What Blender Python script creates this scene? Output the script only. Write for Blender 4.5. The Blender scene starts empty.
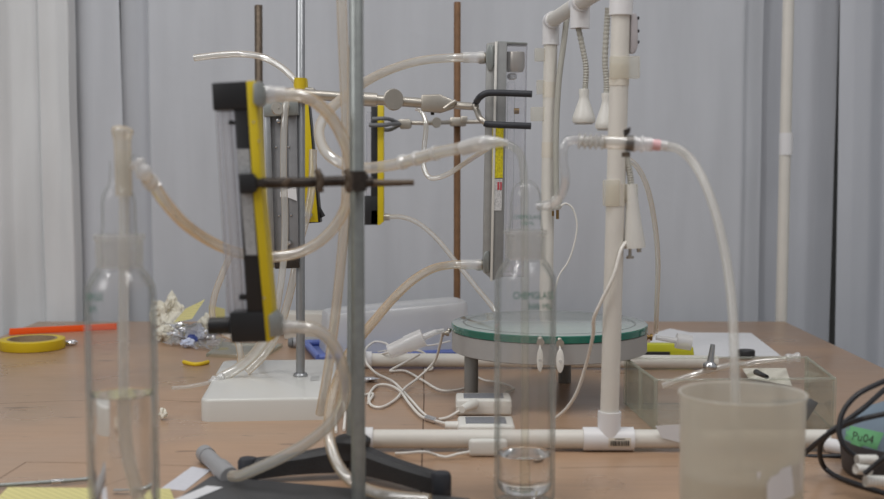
import bpy, bmesh, math, random
from mathutils import Vector, Matrix, noise
from mathutils.bvhtree import BVHTree
random.seed(7)
sc = bpy.context.scene
COL = sc.collection
W, H, F = 884, 499, 1228.0
CAMZ = 0.3286
PITCH = math.atan(89.5 / F)
CP, SP = math.cos(PITCH), math.sin(PITCH)

# ------------------------------------------------------------------ camera helpers
def ray(px, py):
    u = (px - 442) / F
    v = (249.5 - py) / F
    return Vector((u, CP + v * SP, v * CP - SP))
def P(px, py, Y):
    """the point of the room at distance Y that is seen at px, py"""
    d = ray(px, py)
    return Vector((0, 0, CAMZ)) + d * (Y / d.y)
def G(px, py, z=0.0):
    d = ray(px, py)
    return Vector((0, 0, CAMZ)) + d * ((z - CAMZ) / d.z)
def M(Y):
    return Y * 1.013 / F
def XY(px, Y, z=0.03):
    return (px - 442) / F * (Y * CP - (z - CAMZ) * SP)
def V(*a): return Vector(a)

# ------------------------------------------------------------------ materials
def lin(c):
    def f(x):
        x /= 255.0
        return x / 12.92 if x <= 0.04045 else ((x + 0.055) / 1.055) ** 2.4
    return (f(c[0]), f(c[1]), f(c[2]), 1.0)
MATS = {}
def newmat(name):
    m = bpy.data.materials.new(name); m.use_nodes = True
    nt = m.node_tree; nt.nodes.clear()
    out = nt.nodes.new('ShaderNodeOutputMaterial')
    return m, nt, out
def N(nt, typ, **kw):
    n = nt.nodes.new(typ)
    for k, v in kw.items():
        setattr(n, k, v)
    return n
def solid(name, rgb, rough=0.5, metal=0.0, var=0.06, scale=40, bump=0.0, bscale=200, spec=0.5, coat=0.0):
    if name in MATS: return MATS[name]
    m, nt, out = newmat(name)
    b = N(nt, 'ShaderNodeBsdfPrincipled')
    b.inputs['Roughness'].default_value = rough
    b.inputs['Metallic'].default_value = metal
    b.inputs['Specular IOR Level'].default_value = spec
    b.inputs['Coat Weight'].default_value = coat
    c = lin(rgb)
    tc = N(nt, 'ShaderNodeTexCoord')
    nz = N(nt, 'ShaderNodeTexNoise'); nz.inputs['Scale'].default_value = scale; nz.inputs['Detail'].default_value = 4
    nt.links.new(tc.outputs['Object'], nz.inputs['Vector'])
    mx = N(nt, 'ShaderNodeMix', data_type='RGBA')
    mx.inputs['A'].default_value = tuple(max(0, x * (1 - var * 2)) for x in c[:3]) + (1,)
    mx.inputs['B'].default_value = tuple(min(1, x * (1 + var * 2)) for x in c[:3]) + (1,)
    nt.links.new(nz.outputs['Fac'], mx.inputs['Factor'])
    nt.links.new(mx.outputs['Result'], b.inputs['Base Color'])
    if bump:
        n2 = N(nt, 'ShaderNodeTexNoise'); n2.inputs['Scale'].default_value = bscale; n2.inputs['Detail'].default_value = 5
        nt.links.new(tc.outputs['Object'], n2.inputs['Vector'])
        bp = N(nt, 'ShaderNodeBump'); bp.inputs['Strength'].default_value = bump; bp.inputs['Distance'].default_value = 0.002
        nt.links.new(n2.outputs['Fac'], bp.inputs['Height'])
        nt.links.new(bp.outputs['Normal'], b.inputs['Normal'])
    nt.links.new(b.outputs['BSDF'], out.inputs['Surface'])
    MATS[name] = m
    return m
def ramp(nt, src, stops):
    r = N(nt, 'ShaderNodeValToRGB')
    e = r.color_ramp.elements
    while len(e) > 1: e.remove(e[0])
    e[0].position = stops[0][0]; e[0].color = stops[0][1]
    for p, c in stops[1:]:
        k = e.new(p); k.color = c
    nt.links.new(src, r.inputs['Fac'])
    return r
def g4(v): return (v, v, v, 1)
def clear(name, tint=(250, 252, 251), edge=(150, 156, 154), body=(200, 200, 196), opac=0.04, eopac=0.25, gl=0.05, egl=0.6, rough=0.04, ebody=None):
    """thin clear wall: see-through in the middle, denser and shinier at grazing angles like real glass or vinyl"""
    if name in MATS: return MATS[name]
    m, nt, out = newmat(name)
    lw = N(nt, 'ShaderNodeLayerWeight'); lw.inputs['Blend'].default_value = 0.5
    fac = lw.outputs['Facing']
    tr = N(nt, 'ShaderNodeBsdfTransparent')
    rc = ramp(nt, fac, [(0.0, lin(tint)), (0.42, lin(tint)), (0.85, lin(edge))])
    nt.links.new(rc.outputs['Color'], tr.inputs['Color'])
    d1 = N(nt, 'ShaderNodeBsdfDiffuse'); d1.inputs['Color'].default_value = lin(body)
    d2 = N(nt, 'ShaderNodeBsdfTranslucent'); d2.inputs['Color'].default_value = lin(body)
    if ebody:
        rb_ = ramp(nt, fac, [(0.0, lin(body)), (0.30, lin(body)), (0.55, lin(ebody))])
        nt.links.new(rb_.outputs['Color'], d1.inputs['Color']); nt.links.new(rb_.outputs['Color'], d2.inputs['Color'])
    df = N(nt, 'ShaderNodeMixShader'); df.inputs['Fac'].default_value = 0.45
    nt.links.new(d1.outputs['BSDF'], df.inputs[1]); nt.links.new(d2.outputs['BSDF'], df.inputs[2])
    ro = ramp(nt, fac, [(0.0, g4(opac)), (0.5, g4(opac * 1.1)), (0.85, g4(eopac))])
    mx = N(nt, 'ShaderNodeMixShader')
    nt.links.new(ro.outputs['Color'], mx.inputs['Fac'])
    nt.links.new(tr.outputs['BSDF'], mx.inputs[1]); nt.links.new(df.outputs['Shader'], mx.inputs[2])
    go = N(nt, 'ShaderNodeBsdfGlossy'); go.inputs['Roughness'].default_value = rough
    rg = ramp(nt, fac, [(0.0, g4(gl)), (0.5, g4(gl * 1.5)), (1.0, g4(egl))])
    m2 = N(nt, 'ShaderNodeMixShader')
    nt.links.new(rg.outputs['Color'], m2.inputs['Fac'])
    nt.links.new(mx.outputs['Shader'], m2.inputs[1]); nt.links.new(go.outputs['BSDF'], m2.inputs[2])
    nt.links.new(m2.outputs['Shader'], out.inputs['Surface'])
    MATS[name] = m
    return m

CURT = {}
def curtain_mat(name, rgb):
    m, nt, out = newmat(name)
    b = N(nt, 'ShaderNodeBsdfPrincipled'); b.inputs['Roughness'].default_value = 0.75
    b.inputs['Sheen Weight'].default_value = 0.1
    tc = N(nt, 'ShaderNodeTexCoord')
    mp = N(nt, 'ShaderNodeMapping'); mp.inputs['Scale'].default_value = (5, 1, 0.6)
    nz = N(nt, 'ShaderNodeTexNoise'); nz.inputs['Scale'].default_value = 4; nz.inputs['Detail'].default_value = 6
    nt.links.new(tc.outputs['Object'], mp.inputs['Vector']); nt.links.new(mp.outputs['Vector'], nz.inputs['Vector'])
    c = lin(rgb)
    r = ramp(nt, nz.outputs['Fac'], [(0.25, tuple(x * 0.93 for x in c[:3]) + (1,)), (0.75, tuple(min(1, x * 1.05) for x in c[:3]) + (1,))])
    nt.links.new(r.outputs['Color'], b.inputs['Base Color'])
    n2 = N(nt, 'ShaderNodeTexNoise'); n2.inputs['Scale'].default_value = 14; n2.inputs['Detail'].default_value = 5; n2.inputs['Distortion'].default_value = 0.8
    nt.links.new(tc.outputs['Object'], n2.inputs['Vector'])
    bp = N(nt, 'ShaderNodeBump'); bp.inputs['Strength'].default_value = 0.10; bp.inputs['Distance'].default_value = 0.01
    nt.links.new(n2.outputs['Fac'], bp.inputs['Height']); nt.links.new(bp.outputs['Normal'], b.inputs['Normal'])
    nt.links.new(b.outputs['BSDF'], out.inputs['Surface'])
    return m

def table_mat():
    m, nt, out = newmat('brown_laminate')
    b = N(nt, 'ShaderNodeBsdfPrincipled'); b.inputs['Roughness'].default_value = 0.33
    b.inputs['Specular IOR Level'].default_value = 0.55
    tc = N(nt, 'ShaderNodeTexCoord')
    def noi(scale, mapsc, detail=5):
        mp = N(nt, 'ShaderNodeMapping'); mp.inputs['Scale'].default_value = mapsc
        nz = N(nt, 'ShaderNodeTexNoise'); nz.inputs['Scale'].default_value = scale; nz.inputs['Detail'].default_value = detail
        nt.links.new(tc.outputs['Object'], mp.inputs['Vector']); nt.links.new(mp.outputs['Vector'], nz.inputs['Vector'])
        return nz.outputs['Fac']
    base = ramp(nt, noi(3, (1, 1, 1)), [(0.3, lin((164, 137, 114))), (0.55, lin((175, 143, 116))), (0.75, lin((184, 150, 120)))])
    grain = ramp(nt, noi(30, (0.5, 6, 1)), [(0.3, g4(0.90)), (0.7, g4(1.05))])
    mu = N(nt, 'ShaderNodeMix', data_type='RGBA', blend_type='MULTIPLY'); mu.inputs['Factor'].default_value = 1
    nt.links.new(base.outputs['Color'], mu.inputs['A']); nt.links.new(grain.outputs['Color'], mu.inputs['B'])
    scr = ramp(nt, noi(11, (1.0, 3.2, 1), 3), [(0.685, g4(0)), (0.72, g4(1))])       # dark scuffs
    m2 = N(nt, 'ShaderNodeMix', data_type='RGBA')
    nt.links.new(scr.outputs['Color'], m2.inputs['Factor']); nt.links.new(mu.outputs['Result'], m2.inputs['A']); m2.inputs['B'].default_value = lin((128, 103, 84))
    spk = ramp(nt, noi(120, (1, 1, 1), 2), [(0.765, g4(0)), (0.79, g4(1))])           # specks
    m3 = N(nt, 'ShaderNodeMix', data_type='RGBA')
    nt.links.new(spk.outputs['Color'], m3.inputs['Factor']); nt.links.new(m2.outputs['Result'], m3.inputs['A']); m3.inputs['B'].default_value = lin((100, 80, 66))
    nt.links.new(m3.outputs['Result'], b.inputs['Base Color'])
    rr = ramp(nt, noi(6, (1, 1, 1)), [(0.3, g4(0.24)), (0.7, g4(0.40))])
    nt.links.new(rr.outputs['Color'], b.inputs['Roughness'])
    nt.links.new(b.outputs['BSDF'], out.inputs['Surface'])
    return m

def ruled_mat(name, rgb, line, scale):
    m, nt, out = newmat(name)
    b = N(nt, 'ShaderNodeBsdfPrincipled'); b.inputs['Roughness'].default_value = 0.8
    tc = N(nt, 'ShaderNodeTexCoord')
    wv = N(nt, 'ShaderNodeTexWave'); wv.inputs['Scale'].default_value = scale; wv.bands_direction = 'DIAGONAL'
    nt.links.new(tc.outputs['Object'], wv.inputs['Vector'])
    r = ramp(nt, wv.outputs['Fac'], [(0.0, lin(line)), (0.12, lin(rgb))])
    nt.links.new(r.outputs['Color'], b.inputs['Base Color'])
    nt.links.new(b.outputs['BSDF'], out.inputs['Surface'])
    return m
def glass_solid(name, ior, tint=(1, 1, 1, 1), rough=0.0):
    m, nt, out = newmat(name)
    b = N(nt, 'ShaderNodeBsdfPrincipled'); b.inputs['Base Color'].default_value = tint
    b.inputs['Transmission Weight'].default_value = 1; b.inputs['Roughness'].default_value = rough; b.inputs['IOR'].default_value = ior
    nt.links.new(b.outputs['BSDF'], out.inputs['Surface'])
    return m
def printed(name, bg, ink, scale=900):
    m, nt, out = newmat(name)
    b = N(nt, 'ShaderNodeBsdfPrincipled'); b.inputs['Roughness'].default_value = 0.5
    tc = N(nt, 'ShaderNodeTexCoord')
    mp = N(nt, 'ShaderNodeMapping'); mp.inputs['Scale'].default_value = (1, 1, 0.35)
    nz = N(nt, 'ShaderNodeTexNoise'); nz.inputs['Scale'].default_value = scale; nz.inputs['Detail'].default_value = 1
    nt.links.new(tc.outputs['Object'], mp.inputs['Vector']); nt.links.new(mp.outputs['Vector'], nz.inputs['Vector'])
    r = ramp(nt, nz.outputs['Fac'], [(0.5, lin(bg)), (0.62, lin(ink))])
    nt.links.new(r.outputs['Color'], b.inputs['Base Color'])
    nt.links.new(b.outputs['BSDF'], out.inputs['Surface'])
    return m

m_table = table_mat()
m_seam = solid('dark_joint', (104, 82, 66), 0.8)
m_pvc = solid('aged_white_pvc', (217, 213, 205), 0.42, var=0.03, scale=30)
m_fit = solid('white_pvc_fitting', (226, 225, 226), 0.35, var=0.01)
m_white = solid('white_plastic', (222, 220, 214), 0.38, var=0.015)
m_cord = solid('white_cord', (226, 222, 215), 0.45, var=0.02)
m_porc = solid('white_enamel', (205, 204, 199), 0.25, var=0.01, coat=0.3)
m_steel = solid('brushed_steel', (205, 206, 205), 0.40, 0.9, var=0.05, scale=90)
m_galv = solid('galvanised_rod', (150, 154, 152), 0.40, 0.65, var=0.10, scale=120)
m_rodl = solid('bright_rod', (168, 170, 172), 0.34, 0.9, var=0.06, scale=100)
m_rust = solid('rusty_rod', (120, 88, 60), 0.65, 0.15, var=0.2, scale=60)
m_chrome = solid('chrome', (205, 205, 205), 0.15, 1.0, var=0.02)
m_nickel = solid('nickel_clamp', (188, 182, 172), 0.38, 0.9, var=0.05, scale=80)
m_brass = solid('brass', (150, 122, 78), 0.35, 1.0, var=0.1, scale=80)
m_darkmet = solid('dark_oxidised_metal', (70, 64, 60), 0.5, 0.8, var=0.3, scale=150)
m_rustclamp = solid('brownish_clamp', (104, 92, 80), 0.5, 0.7, var=0.25, scale=150)
m_rubber = solid('black_rubber', (48, 50, 56), 0.55, var=0.08)
m_grub = solid('grey_rubber', (110, 112, 114), 0.6, var=0.05)
m_black = solid('black_plastic', (30, 30, 32), 0.42, var=0.1)
m_cast = solid('black_cast_iron', (44, 44, 46), 0.5, var=0.15, bump=0.3, bscale=400)
m_yel = solid('yellow_panel', (208, 184, 18), 0.5, var=0.04)
m_yeltape = solid('yellow_tape', (206, 178, 20), 0.45, var=0.03)
m_card = solid('cardboard_core', (148, 132, 108), 0.9, var=0.15, scale=200)
m_orange = solid('orange_plastic', (250, 96, 30), 0.4, var=0.03)
m_yrub = solid('yellow_rubber', (222, 190, 30), 0.4, var=0.05)
m_paper = solid('white_paper', (216, 216, 218), 0.85, var=0.015)
m_tissue = solid('crumpled_tissue', (218, 214, 200), 0.9, var=0.05)
m_foil = solid('aluminium_foil', (225, 225, 228), 0.22, 0.9, var=0.03)
m_note = ruled_mat('ruled_yellow_paper', (212, 203, 140), (180, 175, 120), 60)
m_noteplain = solid('yellow_paper', (196, 188, 130), 0.85, var=0.04)
m_blue = solid('blue_tray', (92, 110, 176), 0.4, var=0.04)
m_bin = clear('milky_bin', (250, 250, 252), (242, 242, 246), (234, 234, 232), 0.84, 0.92, 0.06, 0.3, 0.2)
m_greyp = solid('grey_painted_ring', (164, 162, 160), 0.55, var=0.03)
m_greyleg = solid('grey_leg', (136, 136, 134), 0.5, var=0.04)
m_greypipe = solid('grey_pvc', (150, 150, 152), 0.45, var=0.03)
m_plate = solid('dark_base_plate', (74, 74, 75), 0.5, 0.1, var=0.1)
m_neck = solid('gooseneck_beige', (174, 172, 163), 0.5, var=0.05)
m_taped = solid('beige_tape', (214, 207, 194), 0.6, var=0.03)
m_lamp = solid('lamp_head', (214, 212, 206), 0.3, var=0.02)
m_ink = solid('dark_ink', (50, 48, 46), 0.7)
m_red = solid('red_ink', (190, 70, 80), 0.7)
m_green_ink = solid('green_print', (24, 104, 82), 0.6)
m_blue_ink = solid('blue_print', (70, 88, 160), 0.6)
m_graylabel = printed('grey_print_label', (132, 134, 140), (96, 98, 104), 900)
m_ylabel = printed('yellow_print_label', (222, 208, 30), (150, 138, 30), 1700)
m_wlabel = printed('white_print_label', (214, 214, 214), (150, 150, 154), 1700)
m_scale = printed('scale_strip', (172, 174, 176), (140, 142, 144), 1500)
m_greentape = solid('green_tape', (104, 170, 118), 0.6, var=0.04)
m_bluegrey = solid('blue_grey_casing', (112, 128, 142), 0.5, var=0.06, scale=60)
m_darkcase = solid('dark_casing', (62, 60, 62), 0.55, var=0.08)
m_cable = solid('black_cable', (34, 34, 38), 0.4, var=0.05)
m_lime = solid('lime_handle', (192, 192, 44), 0.4, var=0.03)
m_pink = solid('pink_ring', (226, 180, 182), 0.45, var=0.03)
m_grey_cloth = solid('dark_grey_cloth', (92, 94, 98), 0.8, var=0.08)
m_floor = solid('grey_floor', (120, 118, 114), 0.7)
m_wall = solid('painted_wall', (128, 128, 126), 0.8)
m_edgegreen = solid('green_glass_edge', (30, 104, 88), 0.15, var=0.12, scale=25, coat=0.5)
m_glasstop = solid('glass_top_face', (160, 170, 166), 0.10, var=0.02, spec=0.7)
m_glass = clear('clear_glass', (255, 255, 255), (212, 217, 215), (244, 246, 244), 0.012, 0.26, 0.035, 0.5, 0.03)
m_frost = clear('ground_glass', (250, 250, 250), (234, 234, 231), (236, 236, 233), 0.19, 0.38, 0.03, 0.2, 0.3)
m_tankglass = clear('tank_glass', (255, 255, 255), (232, 237, 231), (222, 222, 212), 0.05, 0.14, 0.025, 0.3, 0.06)
m_tankedge = clear('tank_glass_edge', (253, 254, 252), (236, 239, 231), (222, 224, 212), 0.18, 0.34, 0.06, 0.3, 0.1)
m_acryl = clear('clear_acrylic', (252, 252, 254), (216, 218, 222), (236, 236, 240), 0.13, 0.36, 0.06, 0.45, 0.06)
m_vinyl = clear('clear_vinyl', (253, 252, 249), (238, 231, 220), (255, 253, 248), 0.34, 0.62, 0.18, 0.5, 0.07, (240, 226, 204))
m_amber = clear('amber_vinyl', (252, 250, 245), (232, 214, 188), (255, 250, 242), 0.35, 0.64, 0.17, 0.45, 0.08, (238, 210, 168))
m_sleeve = clear('yellowed_rubber', (250, 247, 240), (236, 226, 206), (250, 245, 234), 0.32, 0.55, 0.12, 0.3, 0.16, (244, 230, 206))
m_milk = clear('milky_vinyl', (250, 250, 248), (236, 235, 230), (240, 238, 233), 0.34, 0.62, 0.06, 0.3, 0.2)
m_conn = clear('white_connector', (252, 252, 252), (240, 240, 240), (250, 250, 250), 0.50, 0.78, 0.12, 0.45, 0.12)
m_cloud = clear('cloudy_plastic', (250, 250, 250), (240, 240, 240), (244, 244, 244), 0.62, 0.8, 0.05, 0.2, 0.25)
m_beaker = clear('milky_beaker', (250, 248, 242), (236, 231, 221), (231, 229, 222), 0.42, 0.60, 0.03, 0.2, 0.3)
m_bag = clear('clear_film', (252, 252, 252), (216, 216, 216), (236, 236, 236), 0.22, 0.5, 0.2, 0.6, 0.12)
m_tab = clear('frosted_tape', (252, 252, 248), (242, 239, 232), (240, 236, 227), 0.30, 0.42, 0.02, 0.15, 0.3)
m_tubing = clear('bent_glass_tubing', (255, 255, 255), (186, 190, 188), (252, 252, 252), 0.14, 0.45, 0.18, 0.75, 0.05)
m_water = glass_solid('water', 1.33, (0.985, 0.99, 0.985, 1))
m_milkwater = clear('cloudy_water', (250, 247, 240), (240, 236, 226), (228, 226, 219), 0.38, 0.5, 0.02, 0.1, 0.4)

# ------------------------------------------------------------------ mesh builder
def catmull(pts, sub):
    pts = [Vector(p) for p in pts]
    if len(pts) < 3 or sub <= 1: return pts
    out = []
    n = len(pts)
    for i in range(n - 1):
        p0 = pts[i - 1] if i > 0 else pts[0] * 2 - pts[1]
        p1, p2 = pts[i], pts[i + 1]
        p3 = pts[i + 2] if i + 2 < n else pts[-1] * 2 - pts[-2]
        for k in range(sub):
            t = k / sub
            out.append(0.5 * ((2 * p1) + (p2 - p0) * t + (2 * p0 - 5 * p1 + 4 * p2 - p3) * t * t + (3 * p1 - p0 - 3 * p2 + p3) * t ** 3))
    out.append(pts[-1])
    return out
ROOTS = []
class MB:
    def __init__(self): self.bm = bmesh.new()
    def merge(self, t):
        me = bpy.data.meshes.new('tmp'); t.to_mesh(me); t.free()
        self.bm.from_mesh(me); bpy.data.meshes.remove(me); return self
    def box(self, c, size, R=None, bevel=0, seg=2):
        t = bmesh.new(); bmesh.ops.create_cube(t, size=1)
        bmesh.ops.scale(t, vec=size, verts=t.verts)
        if bevel: bmesh.ops.bevel(t, geom=t.edges[:], offset=bevel, segments=seg, profile=0.5, affect='EDGES')
        mat = Matrix.Translation(c) @ (R.to_4x4() if R else Matrix.Identity(4))
        bmesh.ops.transform(t, matrix=mat, verts=t.verts)
        return self.merge(t)
    def prism(self, poly, vec, bevel=0, seg=2):
        t = bmesh.new()
        a = [t.verts.new(p) for p in poly]; b = [t.verts.new(Vector(p) + Vector(vec)) for p in poly]
        n = len(a)
        t.faces.new(a); t.faces.new(b[::-1])
        for i in range(n): t.faces.new((a[i], b[i], b[(i + 1) % n], a[(i + 1) % n]))
        bmesh.ops.recalc_face_normals(t, faces=t.faces)
        if bevel: bmesh.ops.bevel(t, geom=t.edges[:], offset=bevel, segments=seg, profile=0.5, affect='EDGES')
        return self.merge(t)
    def slab(self, pxs, Y, depth, bevel=0):
        """a block with the outline pxs on its front face at distance Y, depth metres thick"""
        return self.prism([P(x, y, Y) for x, y in pxs], (0, depth, 0), bevel)
    def tube(self, pts, r, seg=14, sub=8, caps=True):
        path = catmull(pts, sub); n = len(path)
        rs = r if callable(r) else (lambda t: r)
        tang = [(path[min(i + 1, n - 1)] - path[max(i - 1, 0)]).normalized() for i in range(n)]
        up = Vector((0, 0, 1)) if abs(tang[0].z) < 0.9 else Vector((1, 0, 0))
        nrm = (up - tang[0] * up.dot(tang[0])).normalized()
        rings = []
        for i in range(n):
            nrm = nrm - tang[i] * nrm.dot(tang[i]); nrm.normalize()
            bi = tang[i].cross(nrm); rr = rs(i / (n - 1))
            rings.append([self.bm.verts.new(path[i] + (nrm * math.cos(a) + bi * math.sin(a)) * rr) for a in (2 * math.pi * k / seg for k in range(seg))])
        for i in range(n - 1):
            for k in range(seg):
                self.bm.faces.new((rings[i][k], rings[i][(k + 1) % seg], rings[i + 1][(k + 1) % seg], rings[i + 1][k]))
        if caps:
            self.bm.faces.new(rings[0][::-1]); self.bm.faces.new(rings[-1])
        return self
    def cyl(self, p0, p1, r0, r1=None, seg=24):
        r1 = r0 if r1 is None else r1
        return self.tube([p0, p1], lambda t: r0 + (r1 - r0) * t, seg, 1)
    def lathe(self, prof, o, axis=(0, 0, 1), seg=48):
        q = Vector((0, 0, 1)).rotation_difference(Vector(axis).normalized())
        o = Vector(o); rings = []
        for r, z in prof:
            if r < 1e-6: rings.append([self.bm.verts.new(o + q @ Vector((0, 0, z)))])
            else: rings.append([self.bm.verts.new(o + q @ Vector((r * math.cos(a), r * math.sin(a), z))) for a in (2 * math.pi * k / seg for k in range(seg))])
        for A, B in zip(rings, rings[1:]):
            for k in range(seg):
                k2 = (k + 1) % seg
                if len(A) == 1 and len(B) == 1: continue
                if len(A) == 1: self.bm.faces.new((A[0], B[k2], B[k]))
                elif len(B) == 1: self.bm.faces.new((A[k], A[k2], B[0]))
                else: self.bm.faces.new((A[k], A[k2], B[k2], B[k]))
        return self
    def grid(self, fn, nu, nv):
        vs = [[self.bm.verts.new(fn(i / nu, j / nv)) for j in range(nv + 1)] for i in range(nu + 1)]
        for i in range(nu):
            for j in range(nv): self.bm.faces.new((vs[i][j], vs[i + 1][j], vs[i + 1][j + 1], vs[i][j + 1]))
        return self
    def sphere(self, c, r, sub=3):
        t = bmesh.new(); bmesh.ops.create_icosphere(t, subdivisions=sub, radius=1)
        s = r if isinstance(r, (tuple, list, Vector)) else (r, r, r)
        bmesh.ops.scale(t, vec=s, verts=t.verts); bmesh.ops.translate(t, vec=c, verts=t.verts)
        return self.merge(t)
    def crumple(self, c, r, seed=0, amp=0.45, freq=2.2, sub=4):
        t = bmesh.new(); bmesh.ops.create_icosphere(t, subdivisions=sub, radius=1)
        off = Vector((seed * 3.7, seed * 1.3, seed * 2.1))
        for v in t.verts:
            d = noise.ridged_multi_fractal(v.co * freq + off, 1.0, 2.0, 4, 1.0, 2.0) * amp * 0.5
            w = noise.noise(v.co * 1.4 + off) * amp
            v.co = v.co * (0.75 + w + d * 0.5)
            v.co += Vector((noise.noise(v.co * 5 + off), noise.noise(v.co * 5 - off), noise.noise(v.co * 5.5))) * amp * 0.25
        bmesh.ops.scale(t, vec=r, verts=t.verts)
        zmin = min(v.co.z for v in t.verts)
        bmesh.ops.translate(t, vec=Vector(c) - Vector((0, 0, zmin)), verts=t.verts)
        return self.merge(t)
    def patch(self, bvh, quad, nu, nv, off=0.0003):
        """a thin sticker laid onto a surface"""
        a, b, c, d = [Vector(q) for q in quad]
        def fn(u, v):
            q = (a * (1 - u) + b * u) * (1 - v) + (d * (1 - u) + c * u) * v
            return onto(bvh, q.x, q.y, off)
        return self.grid(fn, nu, nv)
    def text(self, bvh, s, px, py, hpx, ang=0, off=0.0006, sx=1.0):
        cu = bpy.data.curves.new('t', 'FONT'); cu.body = s; cu.align_x = 'CENTER'; cu.resolution_u = 3
        ob = bpy.data.objects.new('t', cu); COL.objects.link(ob)
        dg = bpy.context.evaluated_depsgraph_get(); dg.update()
        me = bpy.data.meshes.new_from_object(ob.evaluated_get(dg))
        bpy.data.objects.remove(ob); bpy.data.curves.remove(cu)
        k = hpx / 0.72; ca, sa = math.cos(ang), math.sin(ang)
        for v in me.vertices:
            x, y = v.co.x * k * sx, v.co.y * k
            v.co = onto(bvh, px + x * ca + y * sa, py + x * sa - y * ca, off)
        self.bm.from_mesh(me); bpy.data.meshes.remove(me)
        return self
    def bvh(self):
        self.bm.normal_update()
        return BVHTree.FromBMesh(self.bm)
    def build(self, name, mat, parent=None, smooth=40):
        bmesh.ops.recalc_face_normals(self.bm, faces=self.bm.faces)
        me = bpy.data.meshes.new(name); self.bm.to_mesh(me); self.bm.free()
        if smooth:
            me.polygons.foreach_set('use_smooth', [True] * len(me.polygons))
            me.set_sharp_from_angle(angle=math.radians(smooth))
        me.materials.append(mat)
        o = bpy.data.objects.new(name, me); COL.objects.link(o)
        if parent: o.parent = parent
        return o
def onto(bvh, px, py, off):
    d = ray(px, py).normalized(); o = Vector((0, 0, CAMZ))
    hit, nrm, i, dist = bvh.ray_cast(o, d)
    if hit is None:
        hit, nrm, i, dist = bvh.find_nearest(o + d * 1.2)
    return hit - d * off
def T(name, label, cat, group=None):
    o = bpy.data.objects.new(name, None); COL.objects.link(o); o.empty_display_size = 0.02
    o['label'] = label; o['category'] = cat
    if group: o['group'] = group
    ROOTS.append(o); return o
def S(o, label, cat, group=None):
    o['label'] = label; o['category'] = cat
    if group: o['group'] = group
    ROOTS.append(o); return o
def struct(o):
    o['kind'] = 'structure'; return o
def tube_thing(name, label, pts, r, mat, cat='tube', group=None, seg=16, sub=10):
    return S(MB().tube([P(*p) for p in pts], r, seg, sub).build(name, mat), label, cat, group)

# ================================================================== SETTING
TABZ = -0.75
struct(MB().box((0, 1.2, TABZ - 0.02), (5, 5, 0.04)).build('floor', m_floor))
struct(MB().box((0, 3.03, 0.55), (5, 0.06, 2.6)).build('wall_back', m_wall))
# ---- table
tb = T('table', 'brown laminate work table carrying all the glassware', 'table')
MB().box((-0.0625, 1.345, -0.015), (1.525, 2.29, 0.03), bevel=0.002).build('tabletop', m_table, tb)
for x in (-0.75, 0.63):
    for y in (0.3, 2.4): MB().box((x, y, -0.39), (0.05, 0.05, 0.72), bevel=0.003).build('leg', m_greyleg, tb)
MB().box((-0.06, 2.42, -0.06), (1.38, 0.02, 0.07)).build('apron', m_greyleg, tb)
def seam(pxs, w=0.0008):
    pts = [G(x, y, 0.0001) for x, y in pxs]
    b = MB()
    for p, q in zip(pts, pts[1:]):
        d = (q - p).normalized(); n = Vector((-d.y, d.x, 0)) * w
        vs = [b.bm.verts.new(v) for v in (p - n, q - n, q + n, p + n)]
        b.bm.faces.new(vs)
    b.build('joint_line', m_seam, tb)
seam([(423, 330), (424, 399), (422, 460), (421, 499)], 0.0009)
seam([(-10, 404), (60, 401), (160, 400), (200, 402)], 0.0006)
seam([(-6, 482), (26, 462), (90, 463), (160, 465), (196, 466)], 0.0006)
seam([(560, 468), (610, 467), (690, 466)], 0.0005)
seam([(630, 389), (690, 390)], 0.0005)

# ---- curtains
def curtain(name, label, xs, top, bot, Y, mat, folds, z0=-0.72, z1=1.5, nu=160, nv=60, wr=0.004, seed=0, yend=None):
    """xs: left and right edge in the picture at the top, bot at the table; folds (px, dY)"""
    def prof(px):
        if px <= folds[0][0]: return folds[0][1]
        for (a, da), (b, db) in zip(folds, folds[1:]):
            if px <= b:
                t = (px - a) / (b - a); t = t * t * (3 - 2 * t) * 0.5 + t * 0.5
                return da + (db - da) * t
        return folds[-1][1]
    def fn(u, v):
        z = z1 + (z0 - z1) * v
        pyv = 160 - (z - CAMZ) * F / Y
        k = min(1.3, max(-0.6, pyv / 325))
        l = top[0] + (bot[0] - top[0]) * k; r = top[1] + (bot[1] - top[1]) * k
        px = l + (r - l) * u
        d = prof(xs[0] + (xs[1] - xs[0]) * u)
        p = Vector(((px - 442) / F * Y, Y + d, z))
        p.y += wr * noise.noise(Vector((p.x * 7 + seed, z * 1.6, seed))) + wr * 0.7 * noise.noise(Vector((p.x * 22 + seed, z * 5, 3 + seed)))
        return p
    return S(MB().grid(fn, nu, nv).build(name, mat, smooth=80), label, 'curtain')
cmA = curtain_mat('white_sheet_cloth', (191, 194, 200)); cmB = curtain_mat('bright_sheet_cloth', (211, 212, 213)); cmC = curtain_mat('grey_sheet_cloth', (188, 191, 198))
curtain('curtain', 'wide smooth white sheet hung behind the two ring stands and pipe frame', (123, 760), (123.6, 760), (123.6, 760), 2.62, cmA,
        [(123, 0.004), (147, 0.03), (150, 0.0), (260, 0.012), (300, -0.006), (420, 0.004), (494, 0.018), (530, 0.006), (600, -0.008), (662, -0.012), (690, -0.014), (738, -0.020), (744, -0.01), (760, 0.0)], nu=320)
curtain('curtain', 'pleated bright white sheet hanging past the tape roll end of the table', (-140, 76), (-140, 75), (-140, 76), 2.545, cmB,
        [(-140, 0.0), (-60, -0.03), (-25, 0.02), (2, -0.012), (14, 0.01), (38, 0.02), (44, -0.006), (60, 0.0), (73, -0.006), (76, 0.03)], nu=220, wr=0.012, seed=5)
curtain('curtain', 'narrow grey white sheet strip ending in a thin dark slit', (66, 124), (60, 122.3), (60, 126), 2.60, cmA,
        [(66, 0.0), (100, -0.012), (122, 0.006)], nu=60, seed=9)
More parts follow.
